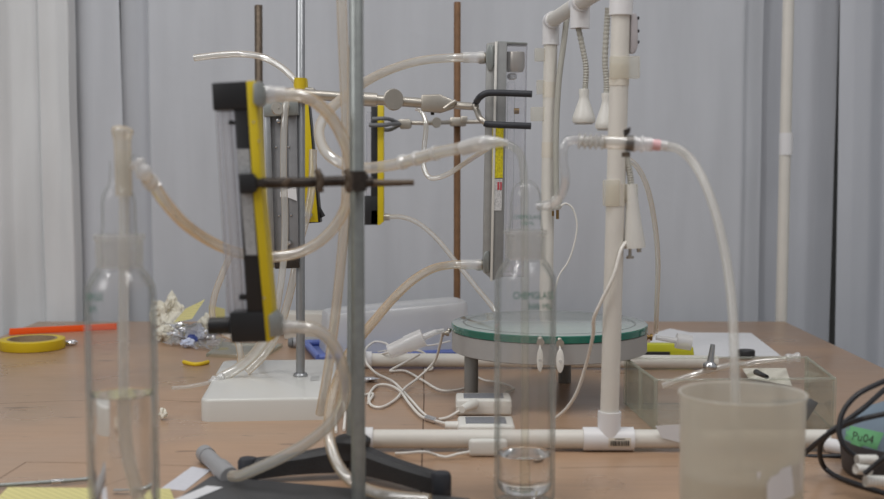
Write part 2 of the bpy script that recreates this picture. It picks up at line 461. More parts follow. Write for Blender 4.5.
curtain('curtain', 'grey white sheet hanging behind the tall thin pipe pole', (742, 836), (738, 834.5), (738, 832), 2.636, cmC,
        [(742, -0.006), (785, 0.010), (800, 0.006), (818, -0.004), (836, 0.0)], nu=120, seed=12)
curtain('curtain', 'grey sheet hanging beside the table behind the black cables', (837, 1010), (835.2, 1010), (838, 1010), 2.61, cmC,
        [(837, 0.0), (850, -0.012), (866, -0.012), (884, 0.01), (900, -0.01), (1010, 0.0)], nu=120, seed=15)
# ---- pole by the curtain
pr = T('pipe_pole', 'tall thin white plastic pipe pole standing before the curtain', 'pole')
pa, pb = P(790, -60, 2.535), P(781, 330, 2.535); dz = (pb - pa) / (pb.z - pa.z); pb = pa + dz * (TABZ - pa.z)
MB().cyl(pa, pb, 0.0118).build('pipe', m_pvc, pr)
c1 = P(786.4, 133, 2.535); c2 = P(785.9, 155, 2.535)
MB().cyl(c1, c2, 0.0142).build('coupling', m_fit, pr)

# ================================================================== PVC FRAME
YF, YB, RP = G(608, 450.5).y, G(550, 368).y, 0.0106
fr = T('pipe_rack', 'white plastic pipe frame with two uprights and a crossbar overhead', 'frame')
zf = 0.0134

tx = XY(608, YF)
MB().cyl((XY(362, YF), YF, zf), (XY(829, YF), YF, zf), RP).build('floor_pipe', m_pvc, fr)
MB().cyl((XY(361, YF), YF, zf), (XY(373, YF), YF, zf), 0.0132).build('coupling', m_fit, fr)
MB().cyl((XY(826, YF), YF - .008, 0.0085), (XY(842, YF), YF - .03, 0.0085), 0.008).build('stub', m_fit, fr)
topF = P(622, -24, YF); botF = V(tx + 0.001, YF, zf)
MB().cyl(botF, topF, RP).build('upright', m_pvc, fr)
tee = MB().cyl((XY(583, YF), YF, zf), (XY(633.5, YF), YF, zf), 0.0134, seg=40)
b_tee = tee.bvh()
up = (topF - botF).normalized()
tee.cyl(botF, botF + up * 0.0315, 0.0131, seg=40)
tee_o = tee.build('tee', m_fit, fr)
MB().patch(b_tee, [(608.5, 438), (631, 438), (631, 447.5), (608.5, 447.5)], 4, 6, 0.0003).build('sticker', m_taped, tee_o)
bars = MB(); x = 610.5
rb = random.Random(3)
while x < 629.5:
    w = rb.choice((0.5, 0.8, 1.3)); bars.patch(b_tee, [(x, 440.8), (x + w, 440.8), (x + w, 446), (x, 446)], 1, 4, 0.0006); x += w + rb.choice((0.5, 0.8))
bars.patch(b_tee, [(615, 438.7), (625, 438.7), (625, 439.5), (615, 439.5)], 2, 1, 0.0006)
bars.build('barcode', m_ink, tee_o)
# back pipe
MB().cyl((XY(364, YB), YB, zf), (XY(716, YB), YB - .012, zf - .002), RP).build('floor_pipe', m_pvc, fr)
MB().cyl((XY(363.5, YB), YB, zf), (XY(372, YB), YB, zf), 0.0132).build('coupling', m_fit, fr)
topB = P(551, 21, YB); botB = V(XY(545, YB), YB, zf)
MB().cyl(botB, topB, RP).build('upright', m_pvc, fr)
upB = (topB - botB).normalized()
MB().cyl(botB, botB + upB * 0.035, 0.0131).cyl(botB - V(.02, 0, 0), botB + V(.02, 0, 0), 0.0132).build('tee', m_fit, fr)
cross = (topF - topB); crossn = cross.normalized()
MB().cyl(topB, topF, RP).build('crossbar', m_pvc, fr)
MB().tube([topB - upB * 0.037, topB - upB * 0.018, topB - upB * .003 + crossn * .002, topB + crossn * 0.014, topB + crossn * 0.03], 0.0131, 28, 6).sphere(topB, 0.0134).build('elbow', m_fit, fr)
# overhead tee: find where the bar is seen at x about 580
def at_x(px):
    best = min((abs(442 + F * (topB + cross * t).x / ((topB + cross * t).y * CP - ((topB + cross * t).z - CAMZ) * SP) - px), t) for t in [k / 200 for k in range(201)])
    return topB + cross * best[1]
tm = at_x(580)
MB().cyl(tm - crossn * 0.02, tm + crossn * 0.02, 0.0131, seg=32).cyl(tm, tm - V(0, 0, 0.034), 0.0131, seg=32).build('tee', m_fit, fr)
MB().cyl(topF - up * 0.043, topF + up * 0.02, 0.0131, seg=32).cyl(topF, topF - crossn * .035, 0.0131).build('tee', m_fit, fr)
for (x0, x1, y0, y1, Yt) in ((535, 548, 48, 61, YB - .006), (531, 547, 107, 121, YB - .006), (537, 547, 80, 94, YB - .006), (610.5, 640, 56, 78, YF - .012), (604, 620, 180, 206, YF - .012)):
    MB().slab([(x0, y0), (x1, y0), (x1, y1), (x0, y1)], Yt, 0.012, 0.001).build('tape_tab', m_tab, fr)
for (yy, Yt, a, bq) in ((90, YB, topB, botB), (150, YB, topB, botB), (75, YF, topF, botF), (195, YF, topF, botF)):
    t = (P(0, yy, Yt).z - bq.z) / (a.z - bq.z); c = bq + (a - bq) * t; u_ = (a - bq).normalized()
    MB().cyl(c - u_ * .012, c + u_ * .012, RP + .0005).build('tape_band', m_taped, fr)
sw = T('lamp_switch', 'small grey oval switch with dark buttons taped beside upright pipe top', 'switch')
MB().slab([(631, 14), (636, 13), (638, 20), (638, 46), (635, 53), (630.5, 53)], YF - .006, 0.012, 0.0012).build('case', solid('grey_switch', (176, 170, 172), 0.5), sw)
for yy in (18, 31, 42): MB().sphere(P(638.3, yy, YF), (0.0013, .003, .002), 2).build('button', m_black, sw)

# ================================================================== LAMPS
def neck(pts, r, parent, turns):
    n = len(catmull(pts, 24))
    return MB().tube(pts, lambda t: r * (1 + 0.10 * math.sin(t * turns * 2 * math.pi)), 12, 24).build('gooseneck', m_neck, parent)
l2 = T('gooseneck_lamp', 'white lamp on a curved gooseneck dangling from the overhead tee', 'lamp')
Y2 = tm.y
neck([P(577.5, 24, Y2), P(583, 50, Y2), P(586, 68, Y2), P(585.5, 84, Y2), P(584.5, 92, Y2)], 0.0037, l2, 24)
def bulb(top, h, r, parent, tilt=(0, 0, -1)):
    prof = [(0, -.001), (r * .42, 0), (r * .46, h * .08), (r * .40, h * .22), (r * .48, h * .34), (r * .78, h * .62), (r * .97, h * .80), (r, h * .9), (r * .93, h * .97), (r * .6, h), (0, h)]
    o = MB().lathe(prof, top, tilt, 32).build('lamp_head', m_lamp, parent)
    MB().lathe([(0, h * .99), (r * .8, h * .995), (r * .8, h * 1.02), (0, h * 1.03)], top, tilt, 24).build('lens', m_conn, o)
bulb(P(584, 89, Y2), M(Y2) * 34, M(Y2) * 11.5, l2)
l3 = T('gooseneck_lamp', 'white lamp on a straight gooseneck tucked behind the tall upright pipe', 'lamp')
Y3 = 1.52
neck([P(608, 8, Y3), P(606.5, 30, Y3), P(605, 60, Y3), P(606.5, 80, Y3), P(606.5, 96, Y3)], 0.0036, l3, 26)
bulb(P(606.5, 93, Y3), M(Y3) * 36, M(Y3) * 11, l3)
l1 = T('gooseneck_lamp', 'lamp on a long grey gooseneck hanging beside the rear upright pipe', 'lamp')
Y1 = 1.905
neck([P(567, 17, Y1), P(563.5, 45, Y1), P(559.5, 75, Y1), P(557, 110, Y1), P(556, 150, Y1), P(556.5, 198, Y1)], 0.0045, l1, 60)
MB().lathe([(0, 0), (.007, 0), (.0085, .006), (.0085, .018), (.006, .021), (0, .021)], P(556.5, 196, Y1), (0, 0, -1), 24).build('lamp_head', m_lamp, l1)
MB().cyl(P(557.5, 210, Y1), P(557.5, 219, Y1), 0.0024).cyl(P(553, 211, Y1), P(553, 216, Y1), 0.0018).build('prong', m_brass, l1)
l4 = T('gooseneck_lamp', 'white tapered lamp pointing down beside the upright pipe below the hose clamp', 'lamp')
Y4 = YF - .003
neck([P(625, 152, Y4), P(627, 160, Y4), P(629.5, 172, Y4), P(631, 184, Y4)], 0.0036, l4, 14)
lh = MB().lathe([(0, 0), (.0062, 0), (.0068, .012), (.0072, .022), (.0095, .045), (.0122, .068), (.0122, .0715), (.0, .0715)], P(631, 184, Y4), (0.07, 0, -1), 32).build('lamp_head', m_lamp, l4)
MB().cyl(P(630, 246, Y4), P(630, 257, Y4), 0.0018).cyl(P(630, 256, Y4), P(630, 258.5, Y4), 0.0042).build('prong', m_nickel, l4)
MB().cyl(P(639, 245, Y4), P(639, 252, Y4), 0.0026).build('prong', m_nickel, l4)
MB().slab([(620, 184), (638, 184), (638, 202), (620, 202)], Y4 - .004, 0.012, 0.001).build('tape_tab', m_tab, l4)
MB().tube([P(*p) for p in [(628, 240, 1.368), (621, 250, 1.36), (614, 275, 1.355), (602, 300, 1.358), (594, 318, 1.365), (593, 335, 1.39), (586, 365, 1.43), (577, 392, 1.45), (567, 408, 1.47), (556, 418, 1.49)]], 0.0021, 12, 10).build('cord', m_cord, l4)
MB().tube([P(*p) for p in [(561, 206, 1.9), (566, 203.5, 1.9), (573, 209, 1.9), (577, 225, 1.9), (574, 245, 1.9), (568, 262, 1.9), (559, 276, 1.9), (552, 300, 1.9)]], 0.0014, 10, 10).build('cord', m_cord, l1)

# ================================================================== ROUND GLASS TABLE
rt = T('round_stand', 'low round grey stand with a thick green-edged glass top', 'stand')
RC = V(XY(549, 1.69, .1), 1.69, 0); RR = 0.1355; ZT = 0.1045
MB().lathe([(RR - .02, ZT - .011), (RR - .001, ZT - .011), (RR - .001, ZT - .037), (RR - .004, ZT - .0385), (RR - .02, ZT - .0385), (RR - .02, ZT - .011)], RC, seg=96).build('ring', m_greyp, rt)
MB().lathe([(0, ZT - .0105), (RR - .02, ZT - .0105), (RR - .02, ZT - .013), (0, ZT - .013)], RC, seg=64).build('deck', m_greyp, rt)
gt = MB().lathe([(0, ZT), (RR - .002, ZT), (RR - .0014, ZT - .0004)], RC, seg=96).build('glass_top', m_glasstop, rt)
MB().lathe([(RR - .0014, ZT - .0004), (RR, ZT - .0014), (RR, ZT - .0095), (RR - .001, ZT - .0104)], RC, seg=96).build('glass_edge', m_edgegreen, gt)
MB().lathe([(RR - .019, ZT + .0002), (RR - .016, ZT + .0002)], RC, seg=96).build('ring_shade_band', solid('ring_shadow', (118, 126, 122), 0.2), gt)  # flat dark band on the glass, painted shade of the ring below
for a in (198, 73, 312):
    lx, ly = RC.x + .114 * math.cos(math.radians(a)), RC.y + .114 * math.sin(math.radians(a))
    MB().lathe([(0, 0), (.0088, 0), (.0095, .001), (.0095, ZT - .036), (0, ZT - .036)], (lx, ly, 0), seg=28).build('leg', m_greyleg, rt)
def fitting(px, py, Y, d, big=1.0):
    o = P(px, py, Y)
    f = MB().lathe([(0, 0), (.0042, 0), (.0042, .004), (.0028, .004), (.0028, .007), (.005, .007), (.005, .010), (0, .010)], o, d, 16).sphere(o + V(0, 0, .0035), .0036, 2).build('fitting', m_brass if big < 1 else m_nickel, rt)
    return f
fitting(449, 333, 1.69, (-1, -.1, 0)); fitting(645, 337, 1.69, (1, -.1, 0), .8)
for px, py, rx in ((540, 343, .0042), (559.5, 344, .0052)):
    f = fitting(px, py - 1.5, 1.556, (0, -1, 0))
    c = P(px + (0 if px < 550 else .6), py + 17, 1.545)
    k = MB().cyl(P(px, py, 1.548), c + V(0, 0, .012), .0014).build('loop', m_white, f)
    MB().lathe([(0, -.0022), (.6, -.0022), (.95, -.0012), (1, 0), (.95, .0012), (.6, .0022), (0, .0022)], (0, 0, 0), (0, 1, 0), 24)
    e = MB(); e.lathe([(0, -.0022), (.6, -.0022), (.95, -.0012), (1, 0), (.95, .0012), (.6, .0022), (0, .0022)], (0, 0, 0), (0, 1, 0), 24)
    for v in e.bm.verts: v.co = Vector((v.co.x * rx * 1.0, v.co.y, v.co.z * .0155)) + c
    e.build('tag', m_white, f)
    MB().lathe([(0, -.003), (.0020, -.003), (.0020, 0), (0, 0)], c, (0, 1, 0), 16).build('boss', m_conn, f)

# connectors on the round stand
cn = T('tubing_connector', 'large cloudy white stepped connector lying on cords beside the round stand', 'connector')
ca, cb = P(389, 352, 1.66), P(424, 337, 1.66); cd = (cb - ca)
MB().tube([ca, ca + cd * .53], lambda t: .0098 + .0012 * t, 24, 1).build('sleeve', m_cloud, cn)
MB().tube([ca + cd * .5, ca + cd * .98], lambda t: .0122, 24, 1).build('collar', m_cloud, cn)
MB().tube([cb, cb + cd * .28, P(437, 332, 1.67), P(443, 330.5, 1.68)], lambda t: .0045 - .0015 * t, 16, 4).build('nozzle', m_cloud, cn)
cn = T('tubing_connector', 'cloudy square-ended connector on the brass fitting above the yellow cutter', 'connector')
ca, cb = P(656, 337.5, 1.69), P(691, 343, 1.69); cd = cb - ca
MB().tube([ca, ca + cd * .65], lambda t: .0032 + .0012 * t, 16, 4).build('nozzle', m_cloud, cn)
MB().tube([ca + cd * .58, cb], lambda t: .0105, 24, 1).build('cup', m_cloud, cn)

# ================================================================== GAS WASHING BOTTLES
RBODY = 0.0295
def bottle(label, px, Y, zsh, water, tint):
    t = T('gas_washing_bottle', label, 'bottle')
    o = V(XY(px, Y, .12), Y, 0)
    body = MB().lathe([(0, .004), (.020, .003), (.0262, .0), (.0288, .002), (RBODY, .007), (RBODY, zsh - .020), (RBODY - .0008, zsh - .013), (RBODY - .004, zsh - .006), (.0225, zsh - .001), (.0195, zsh + .002), (.0192, zsh + .004)], o, seg=64)
    inner = [(0, .010), (.022, .009), (RBODY - .004, .012), (RBODY - .0027, .018), (RBODY - .0027, zsh - .021), (RBODY - .0035, zsh - .014), (RBODY - .0065, zsh - .008), (.0175, zsh)]
    bv = body.bvh()
    bo = body.build('body', m_glass, t)
    MB().lathe(inner, o, seg=64).build('inner_wall', m_glass, bo)
    MB().lathe([(.0192, zsh + .003), (.0195, zsh + .026), (.0208, zsh + .027), (.0212, zsh + .0295), (.0205, zsh + .031), (.0175, zsh + .031), (.0165, zsh + .002)], o, seg=64).build('ground_joint', m_frost, t)
    w = MB().lathe([(0, .0105), (.022, .0096), (RBODY - .0042, .0125), (RBODY - .003, .0185), (RBODY - .003, water + .0012), (RBODY - .0042, water), (0, water)], o, seg=64).build('water', m_water, t)
    return t, o, bv
# -- centre bottle
cb_, oc, bvc = bottle('clear gas washing bottle with green print before the round glass stand', 525, 1.17, 0.231, 0.0455, 0)
zsh = .231
hd = MB().lathe([(.0162, zsh + .004), (.0168, zsh + .030), (.0158, zsh + .036), (.0150, zsh + .042), (.0150, zsh + .058), (.0142, zsh + .066), (.0115, zsh + .0725), (.007, zsh + .0765), (.0045, zsh + .0785)], oc, seg=48)
bvh_h = hd.bvh()
ho = hd.build('stopper_head', m_glass, cb_)
MB().tube([P(486, 143, 1.17), P(503, 144, 1.17), P(513, 147, 1.17), P(520, 154, 1.17), P(523, 166, 1.17), P(524, 186, 1.17), P(524.5, 230, 1.17), P(525, 300, 1.17), P(525, 400, 1.17), P(525, 488, 1.17)], .0036, 16, 8).build('dip_tube', clear('glass_tubing', (252, 252, 248), (190, 194, 188), (230, 230, 218), 0.04, 0.28, 0.05, 0.45, 0.05), cb_)
MB().tube([P(538, 206, 1.17), P(548, 205, 1.165), P(557, 200, 1.16), P(563, 190, 1.155), P(565, 178, 1.15), P(563, 162, 1.15), P(563, 150, 1.15), P(567, 142, 1.15), P(576, 140, 1.15), P(590, 141, 1.15)], lambda t: .0046 - .0006 * t, 20, 8).build('outlet_arm', m_tubing, ho)
tx_ = MB()
tx_.text(bvc, 'CHEMGLASS', 533.5, 299, 7.4, 0, .0006, .72); tx_.text(bvc, '500 ML', 540, 309.5, 6.0, 0, .0006, .95)
tx_.build('lettering', m_green_ink, bpy.data.objects[cb_.children[0].name], smooth=0)
tx_ = MB(); tx_.text(bvh_h, 'CHEMGLASS', 527, 219, 4.2, 0, .0006, .85); tx_.text(bvh_h, '500 ML', 528, 225, 3.4, 0, .0006, .9)
tx_.build('lettering', m_green_ink, ho, smooth=0)
# -- bottle at the edge of the table
lb, ol, bvl = bottle('clear gas washing bottle standing on the yellow notepad', 122.5, 1.02, 0.236, 0.1325, 0)
zsh = .236
hd = MB().lathe([(.0148, zsh + .004), (.0152, zsh + .030), (.0142, zsh + .036), (.0140, zsh + .042), (.0140, zsh + .056), (.0130, zsh + .063), (.0100, zsh + .069), (.0075, zsh + .073), (.0068, zsh + .085), (.0070, zsh + .092)], ol, seg=48).build('stopper_head', m_glass, lb)
MB().tube([P(124, 150, 1.02), P(124, 250, 1.02), P(123.5, 350, 1.02), P(124, 420, 1.02), P(127, 455, 1.02), P(132, 480, 1.02), P(137, 505, 1.02)], .0042, 16, 8).build('dip_tube', m_milk, lb)
MB().tube([P(131, 160, 1.02), P(137, 163, 1.02), P(142, 168, 1.02)], .0055, 16, 6).build('outlet_arm', m_glass, hd)
cp = MB().tube([P(124, 196, 1.02), P(123.5, 170, 1.02), P(122.5, 142, 1.02), P(122.5, 131, 1.02), P(123, 126, 1.02)], lambda t: (.0068 if t < .5 else .0068 + .0020 * min(1, (t - .5) / .2)) * (1 if t < .8 else math.sqrt(max(.15, 1 - ((t - .8) / .2) ** 2))), 24, 8)
S(cp.build('rubber_sleeve', m_sleeve), 'yellowed rubber sleeve capping the bottle on the notepad', 'sleeve')
tx_ = MB(); tx_.text(bvl, 'CHEMGLASS', 94, 301, 8, 0, .0006, 0.28); tx_.text(bvl, '500 ML', 93, 312, 6.5, 0, .0006, .3)
tx_.build('lettering', m_green_ink, lb.children[0], smooth=0)

# ================================================================== STANDS
def ring_rod(p0, p1, r, mat, parent, name='rod'):
    return MB().lathe([(0, 0), (r, 0), (r, (p1 - p0).length - .0015), (r - .0012, (p1 - p0).length), (0, (p1 - p0).length)], p0, p1 - p0, 28).build(name, mat, parent)
# rod stand with dark plate
s1 = T('ring_stand', 'ring stand with a dark grey flat plate and galvanised rod before the tripod stand', 'stand')
Ar, Br, Dr = G(211, 482), G(470, 504.5), G(152, 522)
Cr = Br + Dr - Ar
MB().prism([p + V(0, 0, 0.0005) for p in (Ar, Br, Cr, Dr)], (0, 0, .006), .001).build('base_plate', m_plate, s1)
rx = XY(357, 1.12, .3)
ring_rod(V(rx, 1.12, .004), V(rx, 1.12, .62), .0066, m_galv, s1)
st = MB().prism([G(207, 486, .0068), G(223, 487.5, .0068), G(186, 503, .0068), G(166, 503, .0068)], (0, 0, .0004)).build('paper_strip', m_paper)
S(st, 'white paper strip lying across the corner of the dark plate', 'paper')
# tripod stand
s2 = T('tripod_stand', 'black cast iron tripod stand with thick arched legs', 'stand')
hx = V(XY(352, 1.255), 1.255, 0)
hub = MB().lathe([(0, .018), (.014, .018), (.0185, .022), (.0185, .034), (.0195, .036), (.0195, .040), (.016, .043), (.009, .045), (0, .045)], hx, seg=40).build('hub', m_cast, s2)
def tleg(foot):
    d = (foot - hx); d.z = 0; L = d.length; d.normalize(); n = V(-d.y, d.x, 0)
    b = MB(); rings = []
    for k in range(13):
        t = k / 12; c = hx + d * (L * (0.06 + .94 * t))
        zt = .0355 - .0125 * t - .002 * math.sin(math.pi * t); zb = .008 - .005 * t + .002 * math.sin(math.pi * t)
        w = .0125 - .004 * t
        ring = []
        for (sx, zz) in ((-1, zb), (1, zb), (1, zt - .004), (.6, zt), (-.6, zt), (-1, zt - .004)):
            ring.append(b.bm.verts.new(c + n * (w * sx) + V(0, 0, zz)))
        rings.append(ring)
    for A, B in zip(rings, rings[1:]):
        for k in range(6): b.bm.faces.new((A[k], A[(k + 1) % 6], B[(k + 1) % 6], B[k]))
    b.bm.faces.new(rings[0][::-1]); b.bm.faces.new(rings[-1])
    lo = b.build('leg', m_cast, s2)
    MB().lathe([(0, 0), (.0095, 0), (.0102, .002), (.0102, .021), (.0085, .0245), (.005, .0255), (0, .0257)], foot, seg=28).build('foot', m_rubber, lo)
f1 = G(441, 497); f2 = G(248, 481.5)
tleg(f1); tleg(f2)
tleg(V(hx.x - .002, 1.347, 0))
ring_rod(V(hx.x, 1.255, .03), P(354.5, 186, 1.255), .0062, m_galv, s2)
# white base stand
s3 = T('ring_stand', 'ring stand with a white enamelled base and bright rod', 'stand')
q = [V(-.304, 1.524, 0), V(-.134, 1.538, 0), V(-.158, 1.838, 0), V(-.329, 1.826, 0)]
bb = MB(); t_ = bmesh.new()
a = [t_.verts.new(p) for p in q]; b2 = [t_.verts.new(p + V(0, 0, .029)) for p in q]
t_.faces.new(a[::-1]); t_.faces.new(b2)
for i in range(4): t_.faces.new((a[i], a[(i + 1) % 4], b2[(i + 1) % 4], b2[i]))
bmesh.ops.bevel(t_, geom=[e for e in t_.edges if abs(e.verts[0].co.z - e.verts[1].co.z) > .01], offset=.014, segments=6, profile=.5, affect='EDGES')
bmesh.ops.bevel(t_, geom=[e for e in t_.edges if abs(e.verts[0].co.z - e.verts[1].co.z) < .001 and e.verts[0].co.z > .02 and len(e.link_faces) == 2 and abs(e.link_faces[0].normal.z - e.link_faces[1].normal.z) > .5], offset=.004, segments=3, profile=.5, affect='EDGES')
bb.merge(t_).build('base', m_porc, s3)
r3 = V(XY(300, 1.69, .1), 1.69, .029)
ring_rod(r3 - V(0, 0, .003), P(300.5, -50, 1.69), .0062, m_rodl, s3)
MB().lathe([(0, 0), (.0098, 0), (.0102, .002), (.0088, .0045), (.0065, .005)], r3, seg=28).build('collar', m_rodl, s3)
MB().tube([P(300.2, 78, 1.69), P(300.1, 90, 1.69)], .0084, 24, 1).build('yellow_tape', m_yeltape, s3)
MB().prism([G(311, 376, .0293), G(320, 375.5, .0293), G(319, 380, .0293), G(310, 381, .0293)], (0, 0, .0001)).build('stamp', solid('faint_stamp', (168, 168, 166), .6), s3)
# thin rod far behind
s4 = T('ring_stand', 'ring stand with a thin grey rod behind the yellow sided flowmeter', 'stand')
b4 = V(XY(259.5, 2.33), 2.33, 0)
MB().box(b4 + V(0, .03, .005), (.10, .14, .01), bevel=.003).build('base', m_porc, s4)
ring_rod(b4 + V(0, 0, .008), P(258.5, 5, 2.33), .0075, m_rustclamp, s4)
s5 = T('ring_stand', 'ring stand with a rusty brown rod behind the cloudy bin', 'stand')
b5 = V(XY(457, 2.25), 2.25, 0)
MB().box(b5 + V(-.01, .03, .005), (.09, .13, .01), bevel=.003).build('base', m_greyleg, s5)
ring_rod(b5 + V(0, 0, .008), P(457.3, 2, 2.25), .0062, m_rust, s5)

# ================================================================== FLOWMETERS
# -- near, yellow and black, tilted
YM = 1.07
fm = T('flowmeter', 'large tilted black flowmeter with yellow side and clear tube held by the dark clamp', 'flowmeter')
MB().slab([(211.5, 83), (246.5, 81), (247.5, 109), (213, 110.5)], YM, .032, .001).build('top_block', m_black, fm)
MB().slab([(234, 107), (248, 107), (264, 315), (247, 315)], YM + .002, .028, .0006).build('back_bar', m_black, fm)
MB().slab([(229, 313), (265, 312), (266.5, 342), (231, 343)], YM, .032, .0012).build('bottom_block', m_black, fm)
MB().slab([(246.2, 81), (255, 80.5), (262, 200), (274.5, 339), (266.5, 343), (253.5, 200)], YM - .0005, .033, .0006).build('side_panel', m_yel, fm)
MB().slab([(215, 109), (233, 109), (247, 314), (227, 314)], YM + .005, .022, .001).build('clear_block', m_acryl, fm)
MB().cyl(P(226, 110, YM + .014), P(239.5, 313, YM + .014), .0048).build('measuring_tube', m_tubing, fm)
MB().slab([(228.5, 120.5), (234, 120.5), (234, 124.5), (228.5, 124.5)], YM + .003, .01).build('stop', m_black, fm)
MB().slab([(239, 295), (247, 295), (247, 300), (239, 300)], YM + .003, .01).build('stop', m_black, fm)
MB().slab([(236.5, 149), (249, 149), (257, 255), (246, 255)], YM + .0005, .003).build('scale_plate', m_scale, fm)
kn = MB().tube([P(230, 325.5, YM + .016), P(213, 326, YM + .016), P(208.5, 326, YM + .016)], lambda t: .0078 if t < .9 else .0066, 24, 4).build('knob', m_black, fm)
MB().slab([(253, 83), (260, 81), (264, 88), (264, 104), (258, 107), (253, 103)], YM - .003, .018, .001).build('hose_nut', m_galv, fm)
MB().cyl(P(258, 95, YM + .015), P(266, 95, YM + .015), .0085).build('barb', m_darkmet, fm)
MB().slab([(268, 316), (275, 311), (281, 319), (281, 336), (270, 338)], YM - .003, .018, .001).build('hose_nut', m_galv, fm)
MB().cyl(P(278, 327.5, YM + .015), P(284, 327.5, YM + .015), .0065).build('barb', m_nickel, fm)
for xx, yy in ((253.5, 122), (259, 141), (264, 298)): MB().cyl(P(xx, yy, YM - .001), P(xx, yy, YM + .002), .0010, seg=12).build('screw', m_nickel, fm)
# -- clamp holding it
nc = T('lab_clamp', 'dark worn clamp rod gripping the tilted yellow sided flowmeter', 'clamp')
YC = 1.075
MB().tube([P(254, 183, YC), P(300, 182.5, YC), P(340, 181, 1.09), P(372, 182, 1.1)], .0046, 18, 6).build('rod', m_darkmet, nc)
MB().slab([(238, 174), (252, 173), (256, 178), (256, 191), (252, 194), (240, 194)], YM - .008, .046, .001).build('jaw', m_black, nc)
MB().slab([(250, 178), (263, 179), (268, 183), (262, 187), (251, 190)], YM - .006, .010, .001).build('jaw_neck', m_darkmet, nc)
MB().lathe([(0, 0), (.0085, 0), (.0085, .018), (0, .018)], P(357, 181, 1.1) - V(.0, .004, .009), (0, 0, 1), 20).box(P(357, 181, 1.105), (.02, .024, .014), bevel=.002).build('boss', m_darkmet, nc)
MB().tube([P(366, 183, 1.1), P(390, 183, 1.1), P(414, 182.5, 1.1)], lambda t: .0034 - .0008 * t, 16, 3).build('screw', m_rustclamp, nc)
for xx in (320, 348.5):
    w = MB().cyl(P(xx, 174, YC - .004), P(xx, 190, YC - .004), .0032, seg=14)
    w.tube([P(xx - 3, 170, YC - .005), P(xx, 176, YC - .006), P(xx + 1, 182, YC - .006), P(xx, 187, YC - .006), P(xx + 1, 192, YC - .005)], .0028, 10, 4)
    w.build('wing_nut', m_rustclamp, nc)
MB().slab([(280, 184), (287, 178), (292, 179), (286, 187)], YC - .006, .004, .0006).build('wing_nut', m_rustclamp, nc)
# -- small yellow flowmeter behind the bright rod
YY = 1.80
f2_ = T('flowmeter', 'black flowmeter with yellow panel half hidden behind the bright rod', 'flowmeter')
MB().slab([(293, 80), (306, 78), (318, 222), (305.5, 222)], YY, .02, .0006).build('side_panel', m_yel, f2_)
MB().slab([(305, 92), (308, 92), (320.5, 222.5), (305.5, 223.5)], YY + .004, .03, .0006).build('back_bar', m_black, f2_)
MB().lathe([(0, 0), (.006, 0), (.0065, .004), (.003, .009), (0, .009)], P(308, 215, YY - .001), (.2, -1, 0), 20).build('hose_nut', m_chrome, f2_)
MB().cyl(P(318, 208, YY + .01), P(323, 217, YY + .01), .004).build('knob', m_black, f2_)
m_plate2 = solid('grey_channel', (134, 135, 138), 0.45, 0.2, var=.08, scale=90)
# -- grey metal flowmeter on the bright rod
YG = 1.675
f3_ = T('flowmeter', 'grey steel channel flowmeter with rivets beside the bright rod', 'flowmeter')
MB().slab([(264, 104), (296, 103), (299, 250), (299, 266), (272, 268), (268, 220)], YG + .012, .004, .0005).build('back_plate', m_plate2, f3_)
MB().slab([(264.5, 108), (270, 108), (275, 262), (270, 263)], YG - .004, .016, .0005).build('edge_flange', m_rodl, f3_)
MB().slab([(288, 108), (296.5, 108), (298.5, 262), (290, 263)], YG + .002, .010, .0005).build('inner_flange', m_plate2, f3_)
MB().slab([(270, 110), (280, 110), (284, 262), (275, 263)], YG + .003, .009, .0005).build('inner_flange', m_plate2, f3_)
MB().slab([(263, 102), (298, 100), (298, 115), (264, 117)], YG - .006, .02, .001).build('top_block', m_galv, f3_)
MB().slab([(274, 258), (299, 257), (299, 268), (275, 269)], YG - .003, .014, .001).build('bottom_block', m_darkmet, f3_)
for xx, yy in ((276, 147), (288.5, 147), (279, 215.5), (291, 215)): MB().lathe([(0, -.0012), (.0014, -.0008), (.0018, 0)], P(xx, yy, YG + .001), (0, 1, 0), 12).build('rivet', m_chrome, f3_)
MB().lathe([(0, -.005), (.003, -.004), (.004, 0), (.004, .006)], P(279, 121, YG - .004), (0, 1, 0), 16).build('screw', m_chrome, f3_)
MB().lathe([(0, -.005), (.003, -.004), (.0045, 0), (.0045, .006)], P(289, 243, YG - .002), (0, 1, 0), 16).build('screw', m_chrome, f3_)
MB().slab([(280, 192), (296, 186), (297, 201), (287, 197), (280, 197)], YG, .0006).build('paper_label', m_paper, f3_)
# -- steel meter in the rubber clamp
YS = 1.63
f4_ = T('flowmeter', 'tall steel framed flowmeter with yellow label held by black rubber prongs', 'flowmeter')
MB().slab([(487, 43), (497, 41.5), (492.5, 280), (483, 272)], YS + .006, .030, .0005).build('side_wall', solid('lit_steel', (160, 160, 158), 0.45, 0.25, var=.08, scale=90), f4_)  # lighter copy of the frame steel, light painted into the side wall
MB().slab([(496, 41.5), (507, 42.5), (503, 277), (490.5, 281)], YS, .003, .0005).build('front_panel', solid('shaded_steel', (142, 143, 143), 0.45, 0.15, var=.08, scale=90), f4_)  # darker copy of the same steel, shade painted into the front face
MB().slab([(495, 41.5), (497.5, 41.5), (492.6, 281), (490.2, 281)], YS - .002, .004, .0003).build('corner_highlight', solid('ridge_highlight', (222, 220, 214), 0.4, 0.2, var=.05, scale=90), f4_)  # pale strip painting the highlight along the channel ridge
MB().slab([(507, 42.5), (527.5, 43), (524, 277), (503, 277)], YS + .002, .034, .0008).build('cover', m_acryl, f4_)
MB().slab([(496, 41), (527.5, 42.5), (527.5, 44.2), (496, 43.5)], YS + .001, .036, .0003).build('top_plate', m_galv, f4_)
MB().slab([(488, 45), (492, 44.5), (494.5, 51), (494.5, 63), (491.5, 71), (488, 70), (486, 62), (486, 52)], YS + .004, .022, .001).build('hex_nut', m_galv, f4_)
